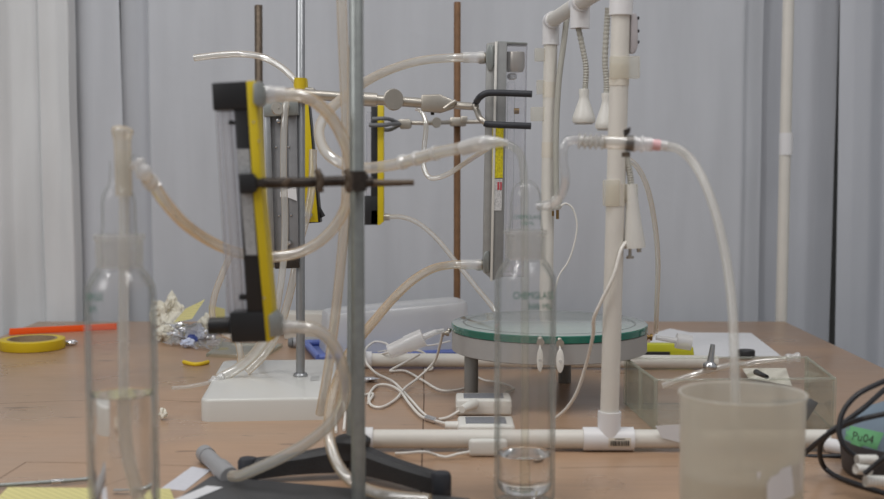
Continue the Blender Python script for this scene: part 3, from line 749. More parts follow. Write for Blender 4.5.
MB().slab([(485, 252), (489, 251), (490, 257), (489.5, 271), (485, 273), (483, 266), (483, 257)], YS + .004, .020, .001).build('hex_nut', m_galv, f4_)
MB().lathe([(0, 0), (.0055, 0), (.0075, .003), (.0075, .011), (0, .011)], P(487, 58, YS + .015), (-1, 0, 0), 24).build('barb', m_nickel, f4_)
MB().lathe([(0, 0), (.0060, 0), (.0075, .003), (.0075, .009), (0, .009)], P(484, 265, YS + .015), (-1, 0, 0), 24).build('barb', m_nickel, f4_)
MB().lathe([(0, 0), (.0105, 0), (.0130, .006), (.0130, .024), (.0125, .026), (0, .026)], P(515, 72, YS + .016), (0, 0, 1), 32).build('valve_body', m_nickel, f4_)
MB().lathe([(0, 0), (.004, 0), (.0065, .002), (.0065, .007), (.0045, .0085), (0, .0085)], P(512, 80, YS + .014), (0, 0, 1), 24).build('collar', m_chrome, f4_)
MB().cyl(P(511.5, 82, YS + .014), P(508.5, 272, YS + .014), .0050, seg=24).build('measuring_tube', m_glass, f4_)
MB().cyl(P(514, 111, YS + .012), P(519, 111, YS + .012), .004, seg=18).build('fastener', m_brass, f4_)
MB().slab([(492.6, 126), (503.6, 126), (502.8, 178), (491.8, 178)], YS - .0009, .0007).build('yellow_label', m_ylabel, f4_)
wl = MB().slab([(492.2, 179), (502.4, 179), (501.6, 210.5), (491.4, 210.5)], YS - .0009, .0007).build('white_label', m_wlabel, f4_)
MB().slab([(497.5, 182), (499.3, 182), (499.2, 190), (497.4, 190)], YS - .0014, .0004).slab([(500.2, 182), (501.8, 182), (501.7, 190), (500.1, 190)], YS - .0014, .0004).build('red_marks', m_red, wl)
# -- far black and yellow meter
YK = 2.12
f5_ = T('flowmeter', 'small upright black flowmeter with yellow edge held by the hooked clamp', 'flowmeter')
MB().slab([(371, 106), (378, 106), (378, 224), (371, 224)], YK, .03, .0006).build('back_bar', m_black, f5_)
MB().slab([(377.6, 105), (383.5, 105), (383.5, 222), (380, 225), (377.6, 225)], YK - .001, .032, .0006).build('side_panel', m_yel, f5_)
MB().slab([(366, 112), (371, 112), (371, 196), (366, 196)], YK + .004, .02, .0006).build('clear_block', m_acryl, f5_)
MB().slab([(364, 196), (378, 196), (378, 225), (364, 225)], YK, .03, .0008).build('bottom_block', m_black, f5_)
MB().cyl(P(383, 217, YK + .012), P(390, 217, YK + .012), .006).build('barb', m_nickel, f5_)

# ================================================================== CLAMPS
YA = 1.675
k1 = T('lab_clamp', 'big nickel clamp with two black rubber prongs around the steel flowmeter', 'clamp')
MB().tube([P(297, 94, YA), P(330, 96, YA), P(366, 99, YA), P(422, 103, YA)], .0068, 20, 6).build('arm', m_nickel, k1)
MB().cyl(P(363, 99, YA), P(377, 100, YA), .0095).build('sleeve', m_nickel, k1)
MB().lathe([(0, -.002), (.0135, -.002), (.0148, 0), (.0135, .002), (0, .002)], P(393.5, 99.5, YA - .016), (.45, -1, 0), 36).build('thumb_screw', m_nickel, k1)
MB().cyl(P(393.5, 99.5, YA - .016), P(393.5, 100, YA), .004).build('screw', m_nickel, k1)
MB().slab([(421, 94.5), (440, 94), (449, 98), (455, 101), (455, 108), (446, 111), (440, 113), (421, 111)], YA - .010, .02, .0025).build('body', m_nickel, k1)
MB().tube([P(444, 109, YA - .011), P(451, 104, YA - .011), P(456, 101, YA - .011)], .003, 12, 4).build('swivel_lug', m_nickel, k1)
MB().tube([P(450, 104.5, YA), P(465, 106, YA - .01), P(477, 106.5, YA - .02)], .0052, 18, 4).build('neck', m_nickel, k1)
MB().cyl(P(432.5, 112, YA), P(432.5, 115, YA), .0025).build('pin', m_darkmet, k1)
pu = MB().tube([P(474, 105, YA - .03), P(477, 101, YA - .034), P(480, 97, YA - .055), P(486, 93.5, YA - .06), P(496, 92.8, YA - .06), P(532, 94, YA - .06)], lambda t: .0032 if t < .15 else .0044, 18, 8).build('upper_prong', m_rubber, k1)
pl = MB().tube([P(474, 105, YA - .03), P(477, 111, YA - .034), P(480, 118, YA - .055), P(486, 123.5, YA - .06)], .0040, 18, 8).build('lower_prong', m_nickel, k1)
MB().tube([P(484, 123, YA - .06), P(492, 124.5, YA - .06), P(531, 126, YA - .06)], lambda t: .0044, 18, 4).build('rubber_sleeve', m_rubber, pl)
MB().box(P(303, 96, 1.70), (.034, .03, .022), bevel=.003).build('boss_head', m_nickel, k1)
MB().lathe([(0, -.0018), (.008, -.0018), (.0088, 0), (.008, .0018), (0, .0018)], P(277, 109, 1.645), (.7, -1, .25), 28).build('thumb_screw', m_nickel, k1)
# stretch of that disc's stem up to the boss
MB().cyl(P(277, 109, 1.645), P(300, 104, 1.70), .0032).build('screw', m_nickel, k1)
YH = 2.17
k2 = T('lab_clamp', 'slim nickel clamp with grey hooked prongs on the rusty rod', 'clamp')
MB().tube([P(408, 122.5, YH), P(430, 123, YH), P(457, 122, YH + .06), P(487, 121.5, YH + .06)], .0038, 16, 4).build('arm', m_nickel, k2)
MB().slab([(398, 119.5), (409, 118.5), (411.5, 121), (411.5, 127), (409, 129), (400, 129)], YH - .008, .018, .002).build('body', m_nickel, k2)
MB().lathe([(0, -.0015), (.0085, -.0015), (.0094, 0), (.0085, .0015), (0, .0015)], P(436.5, 122.5, YH - .016), (.4, -1, 0), 28).build('thumb_screw', m_nickel, k2)
MB().cyl(P(436.5, 122.5, YH - .016), P(437, 122.5, YH), .003).build('screw', m_nickel, k2)
MB().box(P(458, 122, YH + .07), (.03, .05, .016), bevel=.003).box(P(464, 119.5, YH + .05), (.012, .02, .012), bevel=.002).build('boss_head', m_nickel, k2)
MB().tube([P(400, 124, YH - .002), P(392, 120, YH - .03), P(384, 118.5, YH - .062), P(372, 119, YH - .065)], .0034, 14, 6).build('upper_prong', m_grub, k2)
MB().tube([P(400, 124.5, YH - .002), P(392, 129, YH + .00), P(386, 130, YH + .005), P(384, 129, YH + .006)], .0034, 14, 6).build('rear_prong', m_grub, k2)
MB().tube([P(400, 124, YH - .004), P(392, 124, YH - .04), P(384, 125, YH - .066), P(369, 125, YH - .066)], .0036, 14, 6).build('lower_prong', m_grub, k2)

# ================================================================== TUBES
tube_thing('hose', 'amber clear hose curving from the notepad bottle behind the tilted flowmeter', [(146, 176, 1.02), (154, 186, 1.03), (166, 203, 1.05), (184, 223, 1.09), (208, 240, 1.14), (235, 252, 1.18), (265, 257, 1.2), (297, 253, 1.2), (323, 239, 1.19), (341, 217, 1.18), (349, 192, 1.165), (352, 150, 1.16), (353, 90, 1.16), (353, 60, 1.16), (356, 30, 1.16), (358, 5, 1.16), (358, -25, 1.16)], .0052, m_amber)
cw = T('tubing_connector', 'ribbed white connector joining the amber hose to the notepad bottle', 'connector')
MB().tube([P(136, 162, 1.02), P(142, 170, 1.02), P(149, 180, 1.025), P(153, 185, 1.03)], lambda t: .0058 + .0012 * (1 if int(t * 6) % 2 == 0 else 0), 18, 6).build('barb', m_conn, cw)
tube_thing('hose', 'clear hose arching from the top barb of the tilted flowmeter', [(276, 94.6, 1.083), (290, 94.8, 1.084), (302, 96, 1.087), (310, 99, 1.09), (318, 104, 1.10), (330, 116, 1.12), (341, 134, 1.14), (350, 158, 1.15), (355, 190, 1.155), (357, 230, 1.16), (357, 280, 1.16), (357, 330, 1.16)], .0056, m_amber)
S(MB().tube([P(264, 95, 1.083), P(274, 94.5, 1.083), P(285, 94.8, 1.084)], lambda t: .0080 if t < .5 else .0070, 20, 4).build('tubing_connector', m_conn), 'cloudy sleeve on the top barb of the tilted flowmeter', 'connector')
tube_thing('hose', 'long clear hose looping from the steel flowmeter to the printed bottle inlet', [(468, 57.5, 1.645), (448, 58, 1.64), (425, 60, 1.62), (400, 66, 1.58), (372, 78, 1.52), (347, 95, 1.44), (328, 112, 1.38), (319, 131, 1.35), (326, 152, 1.32), (345, 165, 1.30), (365, 168, 1.27), (392, 165, 1.24), (415, 159, 1.22), (440, 152, 1.20), (462, 148, 1.185), (480, 144.5, 1.175)], .0058, m_vinyl)
S(MB().tube([P(484, 57.5, 1.645), P(475, 57.5, 1.645), P(463, 57.5, 1.645)], lambda t: .0072 if t > .3 else .0085, 20, 4).build('tubing_connector', m_conn), 'cloudy collar on the upper barb of the steel flowmeter', 'connector')
S(MB().tube([P(401, 162.5, 1.232), P(412, 159.7, 1.224), P(424, 156.3, 1.214), P(437, 152.8, 1.203)], lambda t: .0062 + .0014 * (1 if (t < .12 or .4 < t < .55 or t > .9) else 0), 20, 6).build('tubing_connector', m_conn), 'white barbed joiner midway along the long looping hose', 'connector')
S(MB().tube([P(462, 149, 1.185), P(474, 145, 1.178), P(486, 142.5, 1.17), P(497, 142, 1.17), P(508, 143, 1.17)], lambda t: .0072 if t < .45 else (.0072 - .0045 * (t - .45) / .55), 20, 6).build('tubing_connector', m_conn), 'white tapered connector on the inlet of the printed bottle', 'connector')
tube_thing('hose', 'amber clear hose curving down from lower barb of the steel flowmeter', [(466, 264.5, 1.645), (450, 265, 1.64), (432, 269, 1.61), (412, 281, 1.57), (392, 300, 1.52), (374, 321, 1.46), (360, 338, 1.41), (347, 357, 1.35), (337, 382, 1.29), (330, 410, 1.24), (329, 436, 1.20), (336, 461, 1.18), (349, 479, 1.165), (366, 489, 1.15), (390, 496, 1.135), (430, 500, 1.12)], .0056, m_amber)
S(MB().tube([P(481, 265, 1.645), P(473, 264.5, 1.645), P(461, 264.5, 1.644)], lambda t: .0066 if t > .3 else .0078, 20, 4).build('tubing_connector', m_conn), 'cloudy collar on the lower barb of the steel flowmeter', 'connector')
tube_thing('hose', 'amber clear hose hanging straight down beside the galvanised rod', [(341, -20, 1.22), (343, 40, 1.22), (346, 110, 1.23), (347, 170, 1.24), (345, 215, 1.25), (341, 262, 1.26), (335, 318, 1.275), (328, 370, 1.29), (320, 414, 1.31)], .0050, m_amber)
tube_thing('hose', 'clear hose sweeping from the lower barb of the tilted flowmeter to the grey pipe', [(290, 327.2, 1.085), (302, 327.5, 1.086), (315, 329.5, 1.09), (328, 338, 1.10), (339, 356, 1.115), (345, 382, 1.13), (342, 405, 1.14), (328, 426, 1.15), (305, 444, 1.16), (278, 459, 1.17), (254, 470, 1.18), (240, 475.5, 1.19), (232, 476, 1.205)], .0056, m_vinyl)
S(MB().tube([P(283, 327.5, 1.085), P(290, 327, 1.085), P(298, 327.3, 1.086)], lambda t: .0068 if t < .5 else .006, 20, 4).build('tubing_connector', m_conn), 'cloudy sleeve on the lower barb of the tilted flowmeter', 'connector')
tube_thing('hose', 'thin clear hose running from the hooked flowmeter down behind the round stand', [(389, 217, 2.13), (402, 217, 2.12), (418, 223, 2.10), (436, 238, 2.06), (456, 262, 2.0), (476, 287, 1.95), (494, 309, 1.90), (510, 335, 1.88)], .0040, m_vinyl)
tube_thing('hose', 'thin clear hose drooping in a loop below the nickel clamp arm', [(416, 108, 1.72), (422, 112, 1.72), (426, 126, 1.71), (424, 150, 1.70), (424, 168, 1.69), (431, 178, 1.68), (446, 175, 1.67), (462, 165, 1.65), (478, 154.5, 1.60), (488, 148, 1.56)], .0034, m_vinyl)
tube_thing('hose', 'open ended clear hose arching over the black top of tilted flowmeter', [(194, 58, 1.78), (215, 55.5, 1.78), (240, 54, 1.78), (262, 57, 1.77), (281, 67, 1.76), (295, 80, 1.75), (303, 92, 1.74)], .0048, m_vinyl)
tube_thing('hose', 'pale hose running down the face of the grey steel flowmeter to the base', [(286, 100, 1.655), (284, 130, 1.65), (283.5, 170, 1.645), (285, 215, 1.645), (284, 255, 1.64), (279, 295, 1.635), (271, 328, 1.64), (256, 352, 1.665), (238, 368, 1.68), (218, 379, 1.67)], lambda t: .0046 + .0024 * max(0, min(1, (t - .55) / .2)), m_vinyl)
tube_thing('hose', 'tan hose dropping beside the bright rod onto the white base', [(313, 150, 1.76), (312, 185, 1.75), (307, 215, 1.74), (299, 245, 1.73), (294, 275, 1.72), (287, 305, 1.715), (278, 332, 1.71), (265, 354, 1.71), (247, 372, 1.70)], .0056, m_amber)
tube_thing('hose', 'short clear hose bowing out behind the knob of tilted flowmeter', [(231, 254, 1.74), (222, 275, 1.74), (214, 298, 1.74), (213, 318, 1.74), (222, 332, 1.74), (236, 340, 1.735), (240, 352, 1.73), (240, 367, 1.73)], .0045, m_amber)
S(MB().tube([P(224, 377, 1.665), P(217, 380, 1.665), P(210, 383, 1.66)], lambda t: .0062 + .0016 * math.sin(t * 12), 16, 6).build('tubing_connector', m_conn), 'white wrapped joint on the pale hose at the base corner', 'connector')
tube_thing('hose', 'very thin pale tube end poking out past the white base', [(212, 382, 1.66), (200, 384.5, 1.65), (186, 387, 1.64), (172, 388, 1.63)], .0026, m_milk)
tube_thing('hose', 'slim clear hose hanging behind the upright pipe to the brass fitting', [(627, 158, 1.50), (638, 168, 1.51), (648, 190, 1.53), (655, 225, 1.57), (658, 262, 1.61), (657, 300, 1.66), (656, 332, 1.72)], .0033, m_vinyl)
tube_thing('hose', 'pale hose arching from the pink ringed connector into the milky beaker', [(664, 146, 1.15), (678, 149, 1.145), (692, 161, 1.14), (706, 186, 1.125), (718, 222, 1.11), (727, 265, 1.095), (732, 305, 1.08), (734, 345, 1.065), (735, 385, 1.055), (736, 430, 1.05), (737, 470, 1.05)], .0041, m_milk)
# outlet train to the hose clamp
S(MB().tube([P(578, 141, 1.15), P(592, 141.5, 1.15), P(606, 142, 1.15)], lambda t: .0060 + .0016 * math.sin(t * 2 * math.pi * 5), 20, 24).build('corrugated_connector', clear('clear_ribbed', (246, 246, 244), (180, 178, 172), (250, 246, 238), 0.30, 0.6, 0.22, 0.7, 0.06)), 'clear ribbed connector on the outlet arm of the printed bottle', 'connector')
S(MB().tube([P(604, 142, 1.15), P(616, 142.5, 1.15), P(632, 143.5, 1.15)], .0062, 20, 4).build('hose', m_vinyl), 'short clear hose stub between ribbed connector and metal hose clamp', 'tube')
hc = T('hose_clamp', 'worn metal hose clamp with a tab beside the upright pipe', 'clamp')
MB().tube([P(625.5, 143, 1.15), P(634, 143.5, 1.15)], .0074, 28, 1).build('band', solid('clamp_band', (120, 116, 112), .45, .8, var=.1), hc)
MB().slab([(624, 130), (631, 127), (630, 133), (626, 136), (625, 138)], 1.148, .005, .0004).build('tab', m_darkmet, hc)
MB().cyl(P(626, 152, 1.15), P(626, 157, 1.15), .004).build('screw', m_rustclamp, hc)
bc = T('tubing_connector', 'white barbed connector with a pink ring after the hose clamp', 'connector')
MB().tube([P(633, 143.5, 1.15), P(642, 144, 1.15), P(652, 144.5, 1.15)], lambda t: .0064 + .0014 * (1 if (t < .2 or .42 < t < .6) else 0), 20, 10).build('barb', m_conn, bc)
MB().tube([P(651, 144.6, 1.15), P(660, 145.3, 1.15)], .0052, 20, 1).build('ring', m_pink, bc)
MB().tube([P(659.5, 145.2, 1.15), P(668, 146, 1.148)], .0048, 20, 1).build('tip', m_conn, bc)
# spare glass bubbler outline behind the printed bottle
# ================================================================== BEAKER
bk = T('beaker', 'milky plastic beaker with a torn paper label', 'beaker')
YBk = 1.05; ob = V(XY(742, YBk, .1), YBk, 0); rbk = M(YBk) * 61.5
ztop = P(742, 392, YBk).z
bw = MB().lathe([(0, .002), (rbk - .006, .002), (rbk - .002, .005), (rbk - .001, .01), (rbk, ztop - .006), (rbk + .0018, ztop - .001), (rbk + .0012, ztop), (rbk - .0012, ztop - .001), (rbk - .0025, ztop - .008), (rbk - .0035, .012), (rbk - .006, .006), (0, .005)], ob, seg=96)
bvb = bw.bvh()
bw.build('wall', m_beaker, bk)
MB().lathe([(0, .0056), (rbk - .0062, .0064), (rbk - .0042, .012), (rbk - .0036, .058), (0, .058)], ob, seg=64).build('cloudy_water', m_milkwater, bk)
def pol(bvh, pts, off):
    b = MB(); c = [onto(bvh, x, y, off) for x, y in pts]
    b.bm.faces.new([b.bm.verts.new(p) for p in c]); return b
lab = MB()
edge_top = [(767, 484), (771, 477), (778, 474), (781, 469), (790, 466), (801.5, 461.5)]
edge_bot = [(767, 504), (774, 503), (780, 501), (786, 499), (793, 496), (801.5, 490)]
vs = [[lab.bm.verts.new(onto(bvb, a[0] + (b[0] - a[0]) * k / 4, a[1] + (b[1] - a[1]) * k / 4, .0006)) for k in range(5)] for a, b in zip(edge_top, edge_bot)]
for A, B in zip(vs, vs[1:]):
    for k in range(4): lab.bm.faces.new((A[k], B[k], B[k + 1], A[k + 1]))
lab.build('torn_label', m_paper, bk)
mk = MB().patch(bvb, [(757, 473), (760, 471), (761, 474), (758, 481)], 2, 2, .0006); mk.build('label_scrap', m_paper, bk)

# ================================================================== GLASS TANK
tk = T('glass_tank', 'low rectangular clear glass tank behind the milky beaker', 'tank')
q0, q1, q2, q3 = G(655, 432), G(833.5, 430), G(806, 404), G(625, 405)
HT = .0615
def wall_(a, b, nm='pane', mat=m_tankglass):
    d = (b - a).normalized(); n = V(-d.y, d.x, 0) * .003
    MB().prism([a + V(0, 0, .002), b + V(0, 0, .002), b + n + V(0, 0, .002), a + n + V(0, 0, .002)], (0, 0, HT)).build(nm, mat, tk)
wall_(q0, q1); wall_(q1, q2); wall_(q2, q3); wall_(q3, q0)
MB().prism([q0, q1, q2, q3], (0, 0, .0025)).build('bottom', m_tankglass, tk)
for qq in (q0, q1, q2, q3):
    MB().box(qq + V(0, 0, .002 + HT / 2), (.0042, .0042, HT + .001), bevel=.0008).build('corner_seam', m_tankedge, tk)
for a, b in ((q0, q1), (q1, q2), (q2, q3), (q3, q0)):
    MB().cyl(a + V(0, 0, HT + .002), b + V(0, 0, HT + .002), .0017, seg=10).build('rim', m_tankedge, tk)
mid = (q0 * .55 + q3 * .45)
MB().box(mid + V(-.001, 0, .002 + HT / 2), (.004, .006, HT), bevel=.0008).build('corner_seam', m_tankedge, tk)
# things in and on the tank
S(MB().slab([(655.5, 426), (668, 425), (690, 424), (700, 427), (700, 445), (683, 443.5), (662, 438)], YF - .0125, .0004).build('paper_slip', m_paper), 'white printed slip leaning on the pipe in front of the glass tank', 'paper')
S(MB().lathe([(0, 0), (.0085, 0), (.0095, .003), (.009, .006), (.0048, .010), (.0040, .018), (.0032, .031), (.0030, .033), (0, .0335)], P(709.5, 369, 1.60), (.12, 0, 1), 28).build('steel_fitting', m_chrome), 'shiny steel spout standing up from the glass tank', 'fitting')
tube_thing('hose', 'bent clear hose lying inside the glass tank', [(662, 386, 1.60), (684, 378, 1.60), (706, 371, 1.605), (726, 366, 1.61), (744, 364, 1.63)], .0045, m_vinyl)
hz_ = T('capped_hose', 'clear hose with a cloudy tip lying across the glass tank rim', 'tube')
MB().tube([P(740, 366, 1.70), P(760, 361.5, 1.70), P(790, 358.5, 1.70)], .0048, 16, 4).build('hose', m_vinyl, hz_)
MB().tube([P(786, 359, 1.70), P(793, 357.5, 1.70), P(799.5, 357, 1.70)], lambda t: .0060 + .0010 * math.sin(t * 9), 16, 5).build('tip', m_conn, hz_)
S(MB().slab([(772, 400), (812, 399), (818.5, 403), (806, 423), (774, 427)], 1.535, .004, .001).build('cloth_wedge', m_grey_cloth), 'dark grey wedge leaning in the corner of the glass tank', 'cloth')
nap = MB(); nap.grid(lambda u, v: G(742 + 44 * u + 6 * v, 368 + 10 * v + 8 * u * v, .006 + .008 * math.sin(u * 5 + v * 3) ** 2), 14, 10)
S(nap.build('napkin', m_tissue), 'rumpled white napkin lying inside the glass tank', 'napkin')
S(MB().cyl(P(756, 372, 1.66), P(767, 377, 1.62), .0040, .0028).build('pipette_tip', m_black), 'short black stick lying on the napkin', 'stick')

# ================================================================== BACK RIGHT ITEMS
S(MB().prism([G(656, 333, .0003), G(670, 329, .0003), G(690, 333, .0003), G(751, 333.5, .0003), G(781, 356.5, .0003), G(640, 359, .0003)], (0, 0, .0012)).build('paper_sheet', m_paper), 'large white paper sheet lying flat near the back table edge', 'paper')
bx = T('utility_knife', 'lime green utility knife with a black grip behind the tank', 'knife')
k0 = [G(645, 357, .002), G(694.5, 356.8, .002)]
zt = .0165
MB().prism([G(644, 357.5, .002), G(694.5, 357, .002), G(694.5, 357, .002) + V(-.002, 0, .015), G(692, 357, .002) + V(-.003, 0, .021), G(644, 357.5, .002) + V(0, 0, .0225)], (0, .02, 0), .0015).build('handle', m_lime, bx)
MB().prism([G(642, 357.7, .004) + V(0, -.002, 0), G(670, 357.7, .004) + V(0, -.002, 0), G(670, 357.7, .004) + V(0, -.002, .010), G(642, 357.7, .004) + V(0, -.002, .010)], (0, .004, 0), .001).build('grip', m_black, bx)
S(MB().lathe([(0, 0), (.0135, 0), (.0145, .001), (.0145, .0105), (.0135, .012), (0, .012)], G(746, 357, .002), seg=36).build('bottle_cap', m_black), 'round black screw cap standing on the white paper sheet', 'cap')

# ================================================================== DEVICE WITH CABLES
dv = T('stirrer', 'blue grey rounded device with green tape label and dark base', 'device')
od = V(XY(916, 1.27), 1.27, 0); rd = .0765
MB().lathe([(0, .0), (rd - .006, 0), (rd - .003, .003), (rd, .03), (rd - .001, .036), (0, .036)], od, seg=72).build('base', m_darkcase, dv)
dm = MB().lathe([(rd - .001, .0355), (rd - .002, .042), (rd - .010, .054), (rd - .022, .064), (rd - .040, .072), (.02, .076), (0, .077)], od, seg=72)
bvd = dm.bvh(); dmo = dm.build('casing', m_bluegrey, dv)
tp = MB().patch(bvd, [(847, 425), (884, 433), (875.5, 452), (844.5, 441.5)], 10, 8, .0004).build('green_tape', m_greentape, dmo)
MB().text(bvd, 'Pu04', 862, 441.5, 8.5, .22, .0010, .95).build('lettering', m_ink, tp, smooth=0)
def plug(a, b, r, lab_):
    a, b = P(*a), P(*b)
    S(MB().tube([a, b], lambda t: r, 18, 1).tube([a, a + (b - a) * .25, a + (b - a) * .5, a + (b - a) * .75, b], lambda t: r * (1.03 + .05 * math.sin(t * 44)), 18, 14).build('ribbed_plug', m_white), lab_, 'plug', 'white ribbed plugs on the device')
plug((857, 459.5, 1.175), (876, 459.5, 1.18), .0045, 'upper white ribbed plug resting against the blue grey device')
plug((855.5, 469, 1.17), (870, 470, 1.175), .0047, 'middle white ribbed plug under the black cable')
plug((865, 481, 1.165), (888, 481.5, 1.17), .0053, 'lowest and longest white ribbed plug against the dark base')
def cable(lab_, pts):
    tube_thing('power_cable', lab_, pts, .0027, m_cable, 'cable', 'black cables beside the device', 14, 10)
cable('black cable forming the big outer loop over the device', [(900, 376, 1.22), (880, 383, 1.21), (857, 395, 1.20), (843, 412, 1.195), (839, 431, 1.19), (844, 446, 1.185), (854, 455, 1.185), (868, 461, 1.18)])
cable('black cable slanting from the device top to the knot', [(905, 374, 1.25), (884, 390, 1.235), (866, 406, 1.215), (846, 421, 1.21), (828, 433, 1.21)])
cable('black cable crossing over the green tape toward the beaker', [(900, 410, 1.17), (884, 414, 1.175), (862, 419, 1.185), (845, 425, 1.205), (827, 435, 1.215), (806, 452, 1.24), (790, 466, 1.25)])
cable('black cable lying straight along the table behind the beaker', [(790, 457, 1.35), (806, 456.5, 1.345), (825, 456.5, 1.34), (848, 456, 1.335)])
cable('black cable sagging onto the table below the knot', [(828, 434, 1.225), (821, 444, 1.235), (820, 456, 1.25), (825, 468, 1.262), (838, 477, 1.245), (857, 484, 1.215), (875, 490, 1.195), (892, 496, 1.18)])
cable('black cable crossing the white ribbed plugs', [(895, 450, 1.155), (884, 458, 1.155), (874, 466, 1.158), (864, 474, 1.16)])

# ================================================================== CORDS AND ADAPTERS
def adapter(lab_, x0, x1, yb, h, dep, name='power_adapter'):
    t = T(name, lab_, 'adapter')
    a, b = G(x0, yb), G(x1, yb)
    a.y = b.y = (a.y + b.y) / 2
    w = b.x - a.x; c = V((a.x + b.x) / 2, a.y + dep / 2, h / 2 + .0005)
    MB().box(c, (w, dep, h), bevel=.0035, seg=3).build('case', m_white, t)
    MB().box(c + V(0, 0, h / 2 + .0002), (w * .72, dep * .66, .0008), bevel=.0002).build('label_plate', m_graylabel, t)
    MB().box(c + V(0, 0, .001), (w + .0004, dep + .0004, .0006)).build('parting_line', m_cord, t)
    return t, c, w
a1, c_, w_ = adapter('white power adapter standing before the leg of the round stand', 456, 512, 416, .021, .048)
pz = [P(474, 403.5, c_.y - .026), P(468, 406.5, c_.y - .040), P(462, 409.5, c_.y - .052)]
MB().tube(pz, lambda t: .0072 - .0026 * t, 18, 6).build('plug', m_white, a1)
a2, c2_, w2_ = adapter('white power adapter lying close behind the lower floor pipe', 458, 515, 440, .017, .055)
MB().tube([P(458, 426, c2_.y), P(445, 425.5, c2_.y)], lambda t: .006 - .001 * t, 18, 2).build('plug', m_white, a2)
sl = T('cord_switch', 'flat white cord switch lying against the lower floor pipe', 'switch')
MB().box(G(488, 456.5) + V(0, .0, .0105), (.043, .010, .019), bevel=.004, seg=3).build('case', m_white, sl)
def cordz(lab_, pts, r=.0019, base=None):
    """pts: px, py, height above the table"""
    path = [G(x, y, max(z, 0) + r) for x, y, z in pts]
    S(MB().tube(path, r, 10, 10).build('cord', m_cord), lab_, 'cord', 'white cords behind the floor pipe')
cordz('white cord looping over the back floor pipe to the upper power adapter', [(390, 357, .012), (388, 345, .03), (375, 342, .03), (365, 350, .026), (366, 362, .018), (376, 373, .004), (392, 381, .002), (401, 389, .001), (412, 401, .001), (423, 413, .001), (433, 419, .001), (446, 418, .001), (456, 413, .004), (463, 409, .008)])
cordz('white cord falling from the nickel fitting into a loop on the table', [(443, 330, .085), (440, 345, .06), (434, 362, .03), (418, 378, .008), (405, 388, .004), (396, 399, .001), (382, 407, .001), (371, 405, .001), (369, 396, .001), (376, 386, .001), (388, 385, .002), (400, 391, .004), (409, 403, .003), (421, 416, .002), (436, 421, .002), (447, 424, .004)])
cordz('white cord curling along the table toward the leg of round stand', [(372, 357, .012), (390, 352, .026), (412, 350, .026), (424, 353, .02), (430, 362, .004), (432, 369, .001), (424, 370, .001)])
cordz('white cord running from the back pipe to behind the round stand leg', [(420, 354, .024), (404, 363, .01), (390, 371, .001), (405, 371, .001), (422, 380, .001), (440, 390, .001), (458, 390, .001), (472, 386, .001)])
cordz('thin white cord crossing over the back floor pipe toward the bin', [(378, 352, .022), (405, 347, .026), (432, 345, .026), (450, 341, .03)], .0012)
cordz('short stray white cord end on the table beside tripod rod', [(354, 398, .001), (364, 395, .001), (373, 394, .001), (368, 403, .001)])
cordz('twisted cord lying under the round stand beyond its leg', [(474, 375, .001), (484, 380, .001), (497, 382, .001), (508, 385, .001), (514, 389, .001), (505, 392, .001)], .0015)
cordz('white cord of the flat switch snaking before the floor pipe', [(396, 453.5, .001), (408, 453, .006), (420, 452, .010), (428, 452.5, .008), (436, 455, .003), (446, 457, .002), (458, 454, .004), (470, 452, .007)], .0017)
cordz('white cord loop standing up beside tripod rod behind the hoses', [(336, 432, .001), (336, 412, .004), (342, 402, .008), (345, 412, .006), (344, 430, .001)])
S(MB().tube([G(427, 418, .004), G(437, 421, .004)], .0042, 14, 1).build('foil_tie', m_foil), 'silver tie wrapped around the two adapter cords', 'tie')
S(MB().crumple(G(369, 382, 0), (.014, .009, .004), 31, sub=3).build('foil_scrap', m_foil, smooth=0), 'grey foil scrap under the cord loops', 'scrap')

# ================================================================== BACK LEFT ITEMS
rl = T('tape_roll', 'flat yellow tape roll lying at the bare end of the table', 'tape')
rT = .0555; ot = G(32, 353.5) + V(0, rT, 0); ot.x = XY(32.5, ot.y, 0)
MB().lathe([(rT * .74, .001), (rT - .001, .0005), (rT, .002), (rT, .0165), (rT - .001, .0175), (rT * .76, .0175)], ot, seg=72).build('tape', m_yeltape, rl)
MB().lathe([(rT * .74, .0005), (rT * .76, .0178), (rT * .70, .0178), (rT * .70, .0005), (rT * .74, .0005)], ot, seg=72).build('core', m_card, rl)
oo = [G(9.5, 335), G(117, 329.5)]
dd = (oo[1] - oo[0]).normalized(); nn = V(-dd.y, dd.x, 0)
S(MB().prism([oo[0], oo[0] + nn * .02, oo[0] + nn * .014 + V(0, 0, .006), oo[0] + nn * .006 + V(0, 0, .006), oo[0] + V(0, 0, .0125), oo[0] - nn * .002 + V(0, 0, .0125)], oo[1] - oo[0], .0006).build('plastic_channel', m_orange), 'long orange plastic strip lying behind the tape roll', 'strip')
S(MB().crumple(G(71, 345.5), (.012, .008, .006), 3, sub=3).build('foil_scrap', m_foil, smooth=0), 'small twist of foil beside the yellow tape roll', 'scrap')
S(MB().crumple(G(169, 338), (.025, .02, .034), 14, .75, 3.2).build('tissue', m_tissue, smooth=0), 'tall crumpled white tissue in the rubbish heap', 'tissue')
S(MB().crumple(G(180, 341), (.040, .022, .016), 17, .7, 3.4).build('foil_scrap', m_foil, smooth=0), 'large crumpled foil scrap in front of the tissue', 'scrap')
S(MB().crumple(G(164, 342), (.016, .012, .013), 61, .7, 3.2).build('tissue', m_tissue, smooth=0), 'low white tissue crumple at the foot of the heap beside the foil', 'tissue')
S(MB().crumple(G(209, 343), (.014, .010, .010), 67, .7, 3.4).build('foil_scrap', m_foil, smooth=0), 'small bright foil scrap beside the black knob of the tilted flowmeter', 'scrap')
S(MB().crumple(G(206, 337), (.016, .014, .022), 23, .4).build('tissue', m_tissue, smooth=0), 'rounded wad of tissue behind the folded yellow note', 'tissue')
wr = T('wrapper', 'white wrapper with blue print crumpled before the folded note', 'wrapper')
